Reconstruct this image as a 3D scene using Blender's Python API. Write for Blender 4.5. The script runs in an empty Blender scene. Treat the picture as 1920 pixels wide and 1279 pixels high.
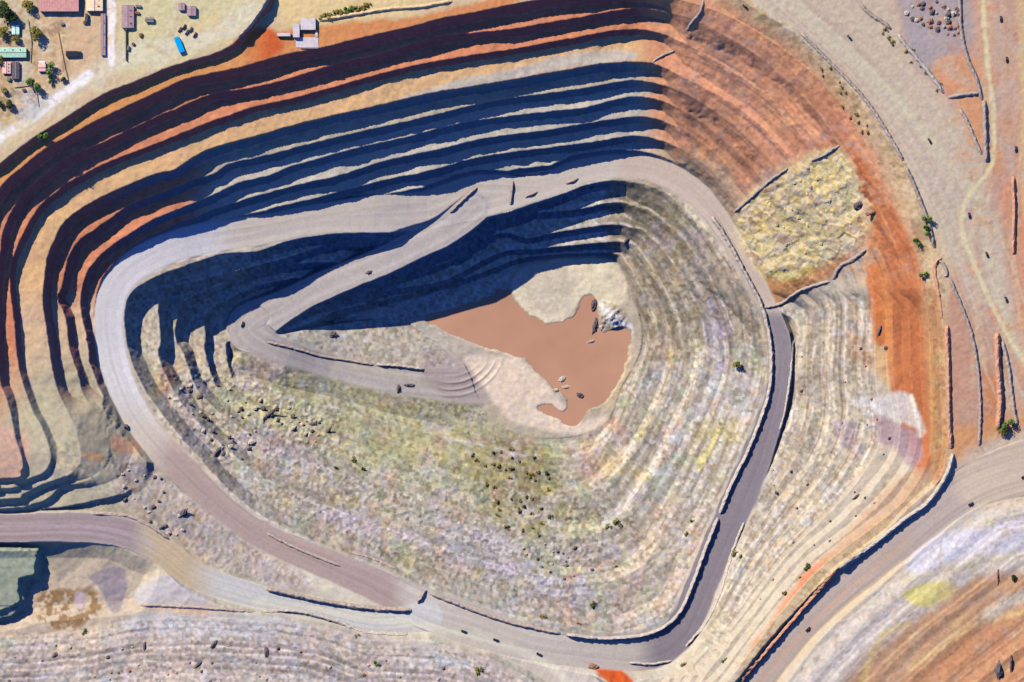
import bpy, math, random
import numpy as np
from mathutils import Vector
random.seed(7); np.random.seed(7)
sc = bpy.context.scene
COL = sc.collection
# ------------------------------------------------------------------ camera, sky, sun, exposure
S = 0.5                                    # metres per photo pixel (map scale of the survey)
UC, VC = 960.0, 639.5
def wx(u): return (u - UC) * S
def wy(v): return -(v - VC) * S
CAM_H = 15000.0
cam = bpy.data.cameras.new('camera'); camo = bpy.data.objects.new('camera', cam); COL.objects.link(camo)
camo.location = (0, 0, CAM_H); cam.sensor_width = 36.0; cam.lens = 36.0 * (CAM_H + 60) / (1920 * S)
cam.clip_start = 1000; cam.clip_end = 60000
sc.camera = camo
EL = math.radians(37.0); DX, DY = 0.66, -0.75
n_ = math.hypot(DX, DY); DX /= n_; DY /= n_
w = bpy.data.worlds.new('World'); sc.world = w; w.use_nodes = True
nt = w.node_tree; bg = nt.nodes['Background']
sky = nt.nodes.new('ShaderNodeTexSky'); sky.sky_type = 'NISHITA'; sky.sun_disc = False
sky.sun_elevation = EL; sky.sun_rotation = math.atan2(-DX, -DY) % (2 * math.pi)
sky.air_density = 1.0; sky.dust_density = 0.0; sky.ozone_density = 6.0
hs = nt.nodes.new('ShaderNodeHueSaturation'); hs.inputs['Saturation'].default_value = 1.2; hs.inputs['Hue'].default_value = 0.524
nt.links.new(sky.outputs[0], hs.inputs['Color']); nt.links.new(hs.outputs[0], bg.inputs[0]); bg.inputs[1].default_value = 0.14
sun = bpy.data.lights.new('sun', 'SUN'); suno = bpy.data.objects.new('sun', sun); COL.objects.link(suno)
sun.energy = 5.0; sun.angle = math.radians(0.5); sun.color = (1.0, 0.93, 0.82)
suno.rotation_euler = Vector((DX * math.cos(EL), DY * math.cos(EL), -math.sin(EL))).to_track_quat('-Z', 'Y').to_euler()
suno.location = (-300, 300, 900)
sc.view_settings.view_transform = 'Standard'; sc.view_settings.look = 'None'
sc.view_settings.exposure = 0.68; sc.view_settings.gamma = 1.0
sc.cycles.diffuse_bounces = 0; sc.cycles.max_bounces = 4

# ------------------------------------------------------------------ raster helpers (map pixels u right, v down)
U0, U1, V0, V1, STEP = -160, 2080, -160, 1440, 1.6
NU = int((U1 - U0) / STEP) + 1; NV = int((V1 - V0) / STEP) + 1
u1 = np.linspace(U0, U1, NU, dtype=np.float32); v1 = np.linspace(V0, V1, NV, dtype=np.float32)
UU, VV = np.meshgrid(u1, v1)
CS = 4.0
NCU = int((U1 - U0) / CS) + 1; NCV = int((V1 - V0) / CS) + 1
cu = np.linspace(U0, U1, NCU, dtype=np.float32); cv = np.linspace(V0, V1, NCV, dtype=np.float32)
CUU, CVV = np.meshgrid(cu, cv)

def noise(scale, seed, oct=1, sx=None, sy=None, rough=0.55):
    out = np.zeros((NV, NU), np.float32); amp = 1.0; tot = 0
    for o in range(oct):
        a = (sx or scale) / 2 ** o; b = (sy or scale) / 2 ** o
        r = np.random.RandomState(seed * 31 + o)
        gu = int((U1 - U0) / a) + 3; gv = int((V1 - V0) / b) + 3
        g = r.rand(gv, gu).astype(np.float32) * 2 - 1
        fu = (u1 - U0) / a; fv = (v1 - V0) / b
        iu = fu.astype(int); iv = fv.astype(int); tu = fu - iu; tv = fv - iv
        tu = tu * tu * (3 - 2 * tu); tv = (tv * tv * (3 - 2 * tv))[:, None]
        R0 = g[iv]; R1 = g[iv + 1]
        top = R0[:, iu] * (1 - tu) + R0[:, iu + 1] * tu
        bot = R1[:, iu] * (1 - tu) + R1[:, iu + 1] * tu
        out += amp * (top * (1 - tv) + bot * tv); tot += amp; amp *= rough
    return out / tot

def sample(grid, uu, vv):                                  # bilinear lookup in a coarse grid
    fu = np.clip((uu - U0) / CS, 0, NCU - 1.001); fv = np.clip((vv - V0) / CS, 0, NCV - 1.001)
    iu = fu.astype(np.int32); iv = fv.astype(np.int32); tu = fu - iu; tv = fv - iv
    return (grid[iv, iu] * (1 - tu) + grid[iv, iu + 1] * tu) * (1 - tv) + (grid[iv + 1, iu] * (1 - tu) + grid[iv + 1, iu + 1] * tu) * tv

def smooth(pts, closed=True, n=3):
    P = np.array(pts, float); m = len(P); out = []
    for i in range(m if closed else m - 1):
        p0, p1, p2, p3 = (P[(i + k) % m] if closed else P[min(max(i + k, 0), m - 1)] for k in (-1, 0, 1, 2))
        d = np.hypot(*(p2 - p1)[:2])
        k = n if d < 200 else 1
        for j in range(k):
            t = j / k
            a = 0.5 * (2 * p1 + (p2 - p0) * t + (2 * p0 - 5 * p1 + 4 * p2 - p3) * t * t + (3 * p1 - p0 - 3 * p2 + p3) * t ** 3)
            out.append(a if k > 1 else p1)
    if not closed: out.append(P[-1])
    return np.array(out)

def seg_dist(P, closed, X, Y, vals=None):
    best = np.full(X.shape, 1e12, np.float32); val = None if vals is None else [np.zeros(X.shape, np.float32) for _ in range(vals.shape[1])]
    m = len(P)
    for i in range(m if closed else m - 1):
        ax, ay = P[i, 0], P[i, 1]; j = (i + 1) % m; bx, by = P[j, 0], P[j, 1]
        dx, dy = bx - ax, by - ay; L = dx * dx + dy * dy
        if L < 1e-6: continue
        t = np.clip(((X - ax) * dx + (Y - ay) * dy) / L, 0, 1)
        d = (X - ax - t * dx) ** 2 + (Y - ay - t * dy) ** 2
        k = d < best
        best = np.where(k, d, best)
        if val is not None:
            for c in range(len(val)): val[c] = np.where(k, vals[i, c] * (1 - t) + vals[j, c] * t, val[c])
    return np.sqrt(best), val

def inside(P, X, Y):
    c = np.zeros(X.shape, bool); m = len(P)
    for i in range(m):
        ax, ay = P[i]; bx, by = P[(i + 1) % m]
        if ay == by: continue
        k = ((ay > Y) != (by > Y)) & (X < (bx - ax) * (Y - ay) / (by - ay) + ax)
        c ^= k
    return c

def sdf(pts, smo=True, margin=None):                       # signed distance in pixels, positive inside (coarse grid)
    P = smooth(pts) if smo else np.array(pts, float)
    P = P[:, :2]
    out = np.full((NCV, NCU), -999.0, np.float32)
    if margin is None: a, b, c, d = 0, NCU, 0, NCV
    else:
        a = max(0, int((P[:, 0].min() - margin - U0) / CS)); b = min(NCU, int((P[:, 0].max() + margin - U0) / CS) + 2)
        c = max(0, int((P[:, 1].min() - margin - V0) / CS)); d = min(NCV, int((P[:, 1].max() + margin - V0) / CS) + 2)
        if a >= b or c >= d: return out
    X = CUU[c:d, a:b]; Y = CVV[c:d, a:b]
    D, _ = seg_dist(P, True, X, Y)
    out[c:d, a:b] = np.where(inside(P, X, Y), D, -D)
    return out

def sstep(a, b, x):
    t = np.clip((x - a) / (b - a), 0, 1); return t * t * (3 - 2 * t)

# ------------------------------------------------------------------ traced survey lines
E_ = [(1340,22),(1430,70),(1500,120),(1560,180),(1610,250),(1650,330),(1690,420),(1722,500),(1738,600),(1742,700),(1745,800),(1735,870),(1690,940),(1610,1005),(1530,1070),(1450,1160),(1375,1260),(1330,1320),(1250,1500)]
BL = [(-400,1500)]
C0 = [(1400,10),(1480,60),(1540,110),(1590,165),(1640,235),(1690,310),(1720,390),(1750,470),(1762,560),(1768,700),(1772,850),(1735,930),(1640,1015),(1560,1075),(1470,1175),(1390,1280),(1300,1500),(-400,1500),(-400,880),(-100,880),(-110,700),(-130,550),(-80,400),(-30,330),(0,310),(60,265),(120,225),(200,177),(250,157),(330,124),(400,104),(440,84),(465,55),(485,30),(510,-5),(560,-150),(1200,-150),(1330,-60)]
C1 = E_ + BL + [(-400,895),(-60,895),(-25,870),(-20,790),(-40,680),(-50,560),(-45,470),(-20,385),(10,345),(40,318),(100,272),(200,220),(300,172),(350,150),(420,135),(480,120),(540,102),(600,92),(650,80),(720,63),(780,50),(820,38),(900,22),(960,10),(1050,-4),(1200,-12)]
C2 = [(1210,17),(1290,35),(1370,75),(1450,130),(1520,200),(1570,270),(1620,350),(1665,440),(1692,520),(1702,600),(1705,700),(1715,790),(1710,860),(1660,930),(1585,1000),(1505,1065),(1430,1155),(1355,1255),(1310,1310),(1230,1500)] + BL + [(-400,900),(0,897),(40,885),(45,862),(35,830),(25,785),(14,745),(2,715),(-5,650),(-8,580),(-5,520),(2,475),(6,445),(12,425),(22,400),(36,377),(55,355),(88,327),(120,301),(200,266),(300,218),(330,206),(400,178),(480,164),(560,143),(640,119),(700,106),(760,88),(820,71),(880,63),(960,55),(1020,45),(1080,35),(1130,25),(1180,18)]
C3 = [(1215,57),(1280,80),(1350,120),(1430,175),(1490,235),(1540,300),(1590,380),(1640,460),(1668,540),(1672,600),(1672,700),(1685,780),(1680,850),(1630,920),(1560,990),(1485,1055),(1415,1145),(1340,1240),(1300,1300),(1210,1500)] + BL + [(-400,918),(0,915),(25,909),(52,898),(85,885),(98,860),(92,830),(80,800),(63,770),(48,727),(37,690),(31,640),(28,607),(24,572),(20,545),(20,507),(26,482),(48,433),(68,398),(88,375),(108,361),(125,346),(155,330),(200,306),(300,268),(380,235),(430,217),(480,200),(560,182),(640,160),(700,143),(755,129),(780,123),(860,108),(960,93),(1040,78),(1100,67),(1150,58)]
C4 = [(1220,117),(1270,140),(1340,175),(1400,215),(1450,260),(1500,320),(1560,400),(1610,470),(1637,540),(1640,600),(1640,700),(1650,780),(1645,840),(1600,910),(1535,980),(1465,1050),(1400,1140),(1328,1230),(1285,1290),(1190,1500)] + BL + [(-400,940),(0,936),(45,926),(83,907),(130,890),(152,865),(150,830),(137,790),(112,740),(100,697),(91,640),(86,607),(81,570),(83,527),(90,480),(105,445),(125,412),(175,378),(250,343),(295,325),(330,316),(380,285),(440,265),(480,255),(560,232),(640,213),(700,200),(760,185),(820,172),(880,163),(960,150),(1020,138),(1080,128),(1140,118)]
C5 = [(1200,150),(1260,165),(1320,195),(1380,240),(1430,290),(1480,350),(1540,430),(1590,490),(1612,550),(1615,600),(1613,700),(1620,770),(1612,830),(1572,900),(1510,970),(1445,1045),(1385,1135),(1318,1220),(1270,1280),(1170,1500)] + BL + [(-400,957),(0,953),(60,946),(95,931),(116,912),(165,900),(195,880),(205,840),(198,800),(178,770),(156,740),(146,702),(136,672),(127,640),(122,595),(107,557),(116,540),(128,482),(150,449),(175,432),(212,406),(240,387),(287,367),(335,349),(360,337),(400,326),(430,307),(480,295),(520,286),(590,267),(650,253),(760,228),(850,206),(900,195),(960,184),(1050,172),(1110,162),(1160,153)]
C6 = [(1200,180),(1250,192),(1310,225),(1360,265),(1410,315),(1460,380),(1520,450),(1560,510),(1582,560),(1585,600),(1583,700),(1588,765),(1578,825),(1540,895),(1485,962),(1425,1040),(1370,1130),(1308,1215),(1255,1270),(1150,1500)] + BL + [(-400,964),(0,961),(100,951),(150,943),(187,936),(255,915),(275,880),(262,835),(238,795),(215,765),(190,737),(178,710),(168,672),(163,640),(152,590),(150,557),(160,515),(185,480),(230,445),(290,410),(350,385),(400,365),(447,342),(475,335),(510,326),(540,312),(580,302),(640,285),(700,270),(760,257),(840,236),(880,228),(960,217),(1040,208),(1100,200),(1150,187)]
RW = [(800,1150),(600,1050),(450,970),(330,870),(240,760),(195,620)]
C7 = [(1200,217),(1250,228),(1300,255),(1345,290),(1390,340),(1440,410),(1490,480),(1530,530),(1550,570),(1555,600),(1553,700),(1556,760),(1545,820),(1508,890),(1458,955),(1405,1035),(1352,1125),(1300,1208),(1240,1255),(1100,1250)] + RW + [(200,540),(225,485),(270,450),(330,425),(387,397),(452,375),(480,367),(555,346),(630,330),(700,307),(760,292),(820,280),(895,262),(960,252),(1020,244),(1080,234),(1140,224)]
C8 = [(1200,253),(1250,265),(1290,285),(1330,315),(1370,360),(1410,430),(1450,500),(1490,545),(1520,575),(1527,610),(1524,700),(1524,755),(1512,815),(1476,885),(1432,950),(1385,1030),(1340,1115),(1290,1200),(1230,1248),(1100,1245)] + RW + [(200,550),(240,500),(330,455),(412,420),(480,400),(585,372),(660,352),(745,331),(780,325),(840,310),(880,298),(960,285),(1040,274),(1110,266),(1150,258)]
C9 = [(1180,280),(1230,288),(1280,310),(1320,345),(1360,400),(1400,470),(1430,540),(1460,580),(1490,600),(1500,640),(1496,700),(1490,760),(1474,820),(1444,885),(1408,950),(1365,1030),(1328,1110),(1284,1195),(1225,1243),(1100,1240)] + RW + [(200,545),(250,490),(400,430),(600,400),(680,381),(717,374),(742,369),(787,356),(830,346),(880,341),(910,333),(960,318),(1020,310),(1075,303),(1110,289)]
CL = [C0, C1, C2, C3, C4, C5, C6, C7, C8, C9]
CW = [0.75, 1.3, .98, .85, 1.2, .96, .96, .96, .96, .7]

RING = [(900,368,-118,84),(800,395,-116,74),(700,400,-109,70),(600,410,-106,58),(500,430,-103,58),(400,444,-99,60),(320,464,-92,58),(255,497,-88,58),(215,540,-87,56),(203,600,-86,56),(208,660,-85,56),(225,720,-82,54),(255,780,-79,54),(300,840,-75,55),(350,890,-72,55),(420,955,-69,48),(500,1010,-66,50),(600,1052,-62,55),(700,1095,-59,60),(790,1140,-57,70),(880,1172,-57,75),(1000,1210,-59,60),(1120,1225,-62,60),(1220,1220,-66,70),(1280,1180,-69,62),(1315,1100,-73,60),(1345,1030,-77,60),(1385,940,-82,62),(1418,860,-86,58),(1450,770,-91,46),(1467,690,-95,40),(1462,630,-98,38),(1440,575,-100,34),(1405,505,-103,36),(1360,430,-107,42),(1315,370,-110,46),(1250,325,-113,46),(1170,311,-116,46),(1090,320,-118,46),(1010,352,-118,48)]
RAMP = [(890,388,-118,60),(840,428,-119,56),(800,448,-121,52),(700,496,-129,52),(600,537,-139,52),(530,574,-144,58),(465,612,-146,86),(490,640,-147,56),(540,663,-151,44),(620,688,-162,42),(720,712,-165,46),(830,722,-169,60),(900,722,-171,70)]
SWR = [(800,1155,-58,60),(700,1165,-56,38),(600,1142,-54,38),(500,1122,-51,42),(420,1100,-49,46),(360,1075,-47,50),(310,1035,-45,52),(250,1003,-43,55),(180,990,-41,55),(100,988,-39,55),(0,990,-37,52),(-200,992,-33,52)]
SOR = [(880,1172,-58,60),(980,1218,-57,55),(1050,1258,-55,62),(1110,1310,-52,66),(1200,1400,-48,70)]
SER = [(2060,850,0,110),(1940,872,0,104),(1860,894,0,92),(1800,922,-1,78),(1740,966,-2,74),(1660,1036,-5,62),(1585,1098,-8,58),(1515,1162,-10,54),(1455,1232,-12,54),(1405,1300,-14,54),(1330,1400,-17,54)]

# inner wall loops: east/south part by pairs (ring edge -> floor), west/north traced
PAIRS = [((1262,368),(1165,505)),((1340,440),(1180,545)),((1402,540),(1208,605)),((1443,650),(1202,655)),((1432,750),(1172,725)),((1380,880),(1137,793)),((1320,1020),(1095,820)),((1262,1150),(1040,825)),((1150,1195),(970,818)),((950,1158),(900,800)),((780,1098),(800,780)),((600,1028),(680,750)),((470,960),(560,720)),((380,872),(470,695)),((290,765),(450,705)),((242,680),(440,642))]
def lerp_pairs(t): return [(a[0] * (1 - t) + b[0] * t, a[1] * (1 - t) + b[1] * t) for a, b in PAIRS]
E1 = lerp_pairs(.02) + [(232,600),(238,560),(262,535),(300,515),(340,500),(420,475),(480,472),(540,450),(600,440),(700,432),(815,428),(860,424),(900,405),(950,398),(985,385),(1050,365),(1100,345),(1150,337),(1200,342),(1236,354)]
E2 = lerp_pairs(.27) + [(300,640),(295,575),(304,548),(322,535),(400,518),(470,500),(542,481),(655,446),(760,455),(860,430),(920,412),(990,400),(1075,393),(1112,386),(1150,378),(1195,386)]
E3 = lerp_pairs(.5) + [(327,640),(328,605),(336,575),(350,560),(420,530),(520,500),(620,490),(680,505),(755,512),(842,488),(905,449),(950,435),(987,446),(1035,436),(1085,428),(1150,420),(1186,426)]
E4 = lerp_pairs(.7) + [(383,640),(380,600),(386,585),(405,570),(437,555),(480,535),(575,520),(640,545),(700,540),(760,538),(840,522),(920,480),(960,468),(1000,467),(1060,460),(1150,452),(1176,455)]
E5 = lerp_pairs(.9) + [(440,640),(470,640),(540,618),(580,605),(630,582),(692,567),(757,552),(825,534),(900,512),(960,488),(1000,480),(1060,475),(1150,473)]
EL_ = [E1, E2, E3, E4, E5]; EF = [.28, .19, .18, .18, .17]; EFW = [.21, .19, .17, .12, .31]
FLOOR_Z = -173.0

# ------------------------------------------------------------------ height field
WU = UU + 0.8 * noise(9, 1, 2) + 0.8 * noise(70, 2); WV = VV + 0.8 * noise(9, 3, 2) + 0.8 * noise(70, 4)
ringP = smooth(RING); swP = smooth(SWR, False); soP = smooth(SOR, False); rampP = smooth(RAMP, False); seP = smooth(SER, False)
def idw(P, p=6.0):
    num = np.zeros((NCV, NCU), np.float32); den = np.zeros((NCV, NCU), np.float32)
    for q in P:
        wgt = 1.0 / ((CUU - q[0]) ** 2 + (CVV - q[1]) ** 2 + 400) ** (p / 2)
        num += wgt * q[2]; den += wgt
    return num / den
Bout = sample(idw(list(ringP[::2]) + list(swP[::2]) + list(soP[::2])), UU, VV)
Bsw = sample(idw(list(ringP[::2]) + list(swP[::2]), 4), UU, VV)
Bin = sample(idw(list(ringP[::2])), UU, VV)
ring_sd = sample(sdf(ringP[:, :2], False), UU, VV)
SDC = [sample(sdf(c), WU, WV) for c in CL]
SDE = [sample(sdf(c), WU, WV) for c in EL_]
rug = noise(14, 11, 3)                                         # roughness of the faces
nose = sstep(120, 60, np.hypot((UU - 190) * 1.0, (VV - 830) * .95)) * sstep(70, 130, UU)
nem = sstep(1225, 1290, UU) * sstep(600, 540, VV)
slope = (1.75 + 0.3 * noise(60, 12, 2) + 0.2 * rug) * (1 - .68 * nem) * (1 - .72 * nose) * S       # metres down per pixel of distance
wmask = sstep(420, 260, UU) * sstep(380, 470, VV)
n_eff = 9.0 * (1 - wmask) + 6.7 * wmask
mNW = sstep(1330, 1230, UU) * sstep(800, 660, VV)
hbase = -Bout / (n_eff * (1 - 0.15 * sstep(200, 60, UU) * sstep(840, 900, VV))) * (1 - mNW) + 12.2 * mNW
base = 1.2 * noise(300, 5, 2) + 0.25 * noise(12, 6, 2)
drop = np.zeros((NV, NU), np.float32); face = np.zeros((NV, NU), np.float32); level = np.zeros((NV, NU), np.float32)
for k, sd in enumerate(SDC):
    h = hbase * CW[k] * (1 + 0.05 * noise(60, 40 + k) + .03 * noise(22, 60 + k, 2))
    d = slope * np.maximum(sd, 0); f = np.clip(d / h, 0, 1)
    drop += h * f; face = np.maximum(face, np.where((f > 0) & (f < 1), 1, 0)); level += f
z_out = base - drop
def poly_mask(pts, feather=10, wob=0, seed=50, smo=True):
    g = sdf(pts, smo, margin=feather + wob * 2 + 8)
    if wob: sd = sample(g, UU + wob * noise(wob * 5, seed, 3), VV + wob * noise(wob * 5, seed + 1, 3))
    else: sd = sample(g, UU, VV)
    return sstep(-feather, feather, sd)
wedge = poly_mask([(255,900),(330,880),(450,970),(600,1050),(800,1140),(790,1180),(600,1160),(420,1115),(300,1045),(240,990)], 30)
z_out = z_out * (1 - wedge) + (Bsw - 1.0 + 1.5 * noise(60, 77, 2)) * wedge
tot = np.maximum(Bin - FLOOR_Z, 5)
wW = sstep(720, 470, UU)
F = np.zeros((NV, NU), np.float32); facei = np.zeros((NV, NU), np.float32); leveli = np.zeros((NV, NU), np.float32)
for k, sd in enumerate(SDE):
    ef = EF[k] * (1 - wW) + EFW[k] * wW
    h = tot * ef; d = slope * (1 - .55 * sstep(1130, 1210, UU) * sstep(640, 560, VV) * (1 - nem)) * np.maximum(sd, 0); f = np.clip(d / h, 0, 1)
    F += ef * f; facei = np.maximum(facei, np.where((f > 0) & (f < 1), 1, 0)); leveli += f
z_in = Bin + (FLOOR_Z - Bin) * F
inn = ring_sd > 0
Z = np.where(inn, z_in, z_out); FACE = np.where(inn, facei, face)
# terraces rising to the south and to the south-east
def terraces(pts, spacing, hh, nmax, ramp=0.4):
    sd = sample(sdf(pts), WU, WV); t = np.clip(sd / spacing, 0, nmax); fl = np.floor(t)
    return sd, hh * (fl + np.clip((t - fl) / ramp, 0, 1)), ((t > 0) & (t - fl < ramp) & (t < nmax)).astype(np.float32)
SRAISE = [(-400,1190),(0,1190),(150,1180),(260,1158),(450,1160),(560,1166),(620,1180),(690,1203),(760,1208),(850,1215),(930,1248),(1000,1285),(1060,1340),(1100,1600),(-400,1600)]
sdS, rS, fS = terraces(SRAISE, 27, 3.2, 7, .75)
SERAISE = [(2300,930),(2000,930),(1900,930),(1840,950),(1780,1000),(1700,1062),(1630,1120),(1560,1185),(1510,1240),(1470,1300),(1400,1400),(1400,1700),(2300,1700)]
sdSE, rSE, fSE = terraces(SERAISE, 44, 6.0, 7, .6)
Z = Z + rS + rSE; FACE = np.maximum(FACE, np.maximum(fS, fSE))
PLAT = [(-200,1022),(0,1022),(60,1024),(79,1030),(77,1085),(55,1090),(50,1112),(56,1122),(48,1138),(38,1150),(0,1166),(-200,1166)]
sdP = sample(sdf(PLAT), WU, WV)
PADL = [(60,1018),(200,1020),(250,1040),(300,1065),(280,1120),(250,1150),(90,1165),(0,1185),(-200,1190),(-200,1020)]
PLAT2 = [(-200,1026),(0,1026),(60,1030),(72,1040),(68,1078),(40,1086),(38,1108),(42,1128),(20,1142),(0,1146),(-200,1146)]
sdP2 = sample(sdf(PLAT2, False), WU, WV)
sdPad = sample(sdf(PADL), WU, WV)
Z = Z - np.clip(sdPad * 0.25, 0, 7) + np.clip(sdP * 1.2, 0, 10) + np.clip((sdP2 + 3 * noise(10, 97, 2)) * 1.3, 0, 5) - .8 * (np.abs(VV - 1137) < 2.5) * (sdP > 8)
# roads cut and fill the slopes
RM = np.zeros((NV, NU), np.int8); RD = np.full((NV, NU), 999.0, np.float32)
RU = UU + 1.5 * noise(30, 21, 2); RV = VV + 1.5 * noise(30, 22, 2)
def road(P, closed, idx, cut=1.7, gentle=0):
    global Z, FACE
    D, vals = seg_dist(P, closed, CUU, CVV, P[:, 2:4])
    d = sample(D - vals[1] / 2, RU, RV); zr = sample(vals[0], UU, VV)
    dm = np.maximum(d, 0) * S * (cut + 0.25 * rug)
    on = d <= 0
    Z2 = np.clip(Z, zr - dm * (1 - .9 * gentle), zr + dm)
    FACE = np.where(on, 0, np.where(np.abs(Z2 - Z) > 0.05, 1, FACE))
    Z = np.where(on, zr + 0.12 * rug, Z2); RM[on] = idx; np.minimum(RD, d, out=RD)
road(swP, False, 2); road(soP, False, 2); road(seP, False, 4); road(ringP, True, 1); kA = int(np.argmin(np.hypot(rampP[:, 0] - 455, rampP[:, 1] - 612))) + 1
gent = poly_mask([(440,660),(500,630),(560,612),(640,596),(740,588),(800,600),(930,680),(930,830),(600,830),(430,720)], 10)
road(rampP[:kA + 1], False, 3); road(rampP[kA - 1:], False, 3, 1.7, gent)
def cells(size, seed, ang=0.0, stretch=1.0):
    ca, sa = math.cos(ang), math.sin(ang); a = (UU * ca + VV * sa) / (size * stretch); b = (-UU * sa + VV * ca) / size
    ia = np.floor(a).astype(np.int32); ib = np.floor(b).astype(np.int32)
    r = np.random.RandomState(seed); T = r.rand(3, 4096).astype(np.float32)
    best = np.full(a.shape, 99, np.float32); val = np.zeros(a.shape, np.float32)
    for da in (-1, 0, 1):
        for db in (-1, 0, 1):
            h = ((ia + da) * 1973 + (ib + db) * 9277) & 4095
            d = (ia + da + .15 + .7 * T[0][h] - a) ** 2 + (ib + db + .15 + .7 * T[1][h] - b) ** 2
            k = d < best; best = np.where(k, d, best); val = np.where(k, T[2][h], val)
    return val * 2 - 1, np.sqrt(best)
c6, e6 = cells(6.0, 901); c10, e10 = cells(10.0, 902, .6); c22, e22 = cells(22.0, 903, .65, 1.3)
# pit floor, mud banks and pond
POND = [(798,592),(850,578),(900,564),(950,540),(960,548),(968,566),(985,588),(1010,600),(1030,609),(1060,603),(1082,588),(1092,560),(1104,552),(1118,556),(1122,590),(1128,625),(1150,618),(1168,615),(1186,626),(1176,670),(1152,728),(1130,758),(1105,768),(1085,790),(1066,800),(1050,788),(1015,772),(1012,760),(1040,764),(1058,772),(1064,748),(1045,732),(1030,715),(1000,690),(965,665),(920,655),(870,636),(820,615)]
sdPond = sample(sdf(POND, True), UU + 7 * noise(26, 31, 4, rough=.7), VV + 7 * noise(26, 32, 4, rough=.7))
FLOORP = [(960,512),(1000,487),(1060,478),(1135,478),(1168,500),(1185,545),(1205,610),(1200,665),(1165,730),(1138,795),(1060,822),(960,812),(890,760),(860,690),(780,620),(770,595),(840,588),(900,570),(945,545)]
sdFl = sample(sdf(FLOORP), WU, WV)
WATER_Z = FLOOR_Z + 0.4
fl = FLOOR_Z + 1.3 + 0.8 * noise(34, 33, 3)
Z = np.where(sdFl > 0, np.minimum(np.maximum(Z, fl), fl + 0 * Z + 40 * (sdFl < 12) * (1 - np.clip(sdFl / 12, 0, 1))), Z)
Z = np.where(sdPond > -6, np.minimum(Z, WATER_Z - np.clip(sdPond * 0.25, -1.2, 3.0)), Z)
Z = np.where(sdPond < -1.5, np.maximum(Z, WATER_Z + 0.35 + 0.2 * rug), Z)
mnd = np.maximum(0, 1 - np.hypot((UU - 1146) / 34 - .35 * (VV - 590) / 30, (VV - 592) / 30)); Z = np.where(sdPond < -1, Z + mnd * (7 + 3 * rug + 2 * c6), Z)
FACE = np.where(sdFl > 6, 0, FACE)
# fan-shaped spoil ridges beside the mud
rr = np.hypot(UU - 845, VV - 640); fan = sstep(40, 60, rr) * sstep(115, 95, rr) * sstep(800, 850, UU) * sstep(690, 725, VV + 0.3 * (UU - 850))
Z = Z + fan * .9 * np.maximum(0, np.sin(rr * 0.5))
# rubble roughness: strongest on the blasted lit walls
RUB = np.maximum(poly_mask([(300,700),(480,700),(640,800),(600,860),(420,880),(330,800)], 30),
      np.maximum(.6 * poly_mask([(420,860),(700,880),(1100,900),(1150,1150),(700,1060),(480,960)], 40), .22 * poly_mask([(0,1200),(960,1220),(1000,1400),(0,1400)], 20)))
YP_ = poly_mask([(1384,400),(1482,318),(1570,284),(1634,380),(1600,470),(1490,520),(1415,505)], 14, 12, 95)
RUB = np.maximum(RUB, 0.45 * poly_mask([(1380,395),(1570,280),(1640,385),(1600,480),(1480,545),(1410,480)], 10))
RUB = np.maximum(RUB, 0.55 * poly_mask([(200,850),(330,900),(450,1000),(560,1090),(420,1075),(320,1000),(240,940)], 20))
offroad = sstep(0, 8, RD)
Z = Z + YP_ * (.8 * c22 + .35 * c10 + 2.2 * np.abs(np.mod((UU * .55 + VV * .84) / 34 + .35 * noise(50, 99, 2), 1) - .5))
lump = noise(13, 61, 2); lump2 = noise(7, 62, 2)
Z = Z + offroad * sstep(2, -6, sdPond) * (RUB * (2.0 * np.maximum(lump - 0.1, 0) + .8 * np.maximum(lump2, 0)) + 0.45 * FACE * rug * 2 + 0.15 * lump2 + (0.15 + .9 * RUB) * 0.45 * c6)
ZF = Z.astype(np.float32)
def H(u, v):
    fu = min(max((u - U0) / STEP, 0), NU - 1.001); fv = min(max((v - V0) / STEP, 0), NV - 1.001)
    i, j = int(fu), int(fv); a, b = fu - i, fv - j
    return float((ZF[j, i] * (1 - a) + ZF[j, i + 1] * a) * (1 - b) + (ZF[j + 1, i] * (1 - a) + ZF[j + 1, i + 1] * a) * b)

def HW(u, v):
    h = H(u, v); return max(h, WATER_Z - .2) if 780 < u < 1215 and 500 < v < 820 else h

# ------------------------------------------------------------------ rock and soil colours (by place; north and west bench faces also carry shade tints)
def lin(c):
    c = np.array(c, np.float32) / 255.0
    return np.where(c <= 0.04045, c / 12.92, ((c + 0.055) / 1.055) ** 2.4)
ALB = 0.62
def alb(c): return (lin(c) * ALB).astype(np.float32)
COLR = np.empty((NV, NU, 3), np.float32); COLR[:] = alb((212,186,142))
def lay(mask, c, amt=1.0):
    m = (mask * amt)[..., None]; COLR[:] = COLR * (1 - m) + alb(c) * m
def zone(pts, c, feather=12, wob=8, amt=1.0, seed=70, smo=True): lay(poly_mask(pts, feather, wob, seed, smo), c, amt)
def stroke(pts, c, width, feather=3, amt=1.0, wob=3, seed=80):
    P = smooth(pts, False)
    mrg = width + feather + 20
    a = max(0, int((P[:, 0].min() - mrg - U0) / CS)); b = min(NCU, int((P[:, 0].max() + mrg - U0) / CS) + 2)
    cc = max(0, int((P[:, 1].min() - mrg - V0) / CS)); d = min(NCV, int((P[:, 1].max() + mrg - V0) / CS) + 2)
    g = np.full((NCV, NCU), 999.0, np.float32)
    g[cc:d, a:b] = seg_dist(P, False, CUU[cc:d, a:b], CVV[cc:d, a:b])[0]
    dd = sample(g, UU + wob * noise(20, seed, 2), VV + wob * noise(20, seed + 1, 2))
    lay(sstep(width / 2 + feather, width / 2 - feather, dd), c, amt)
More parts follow.
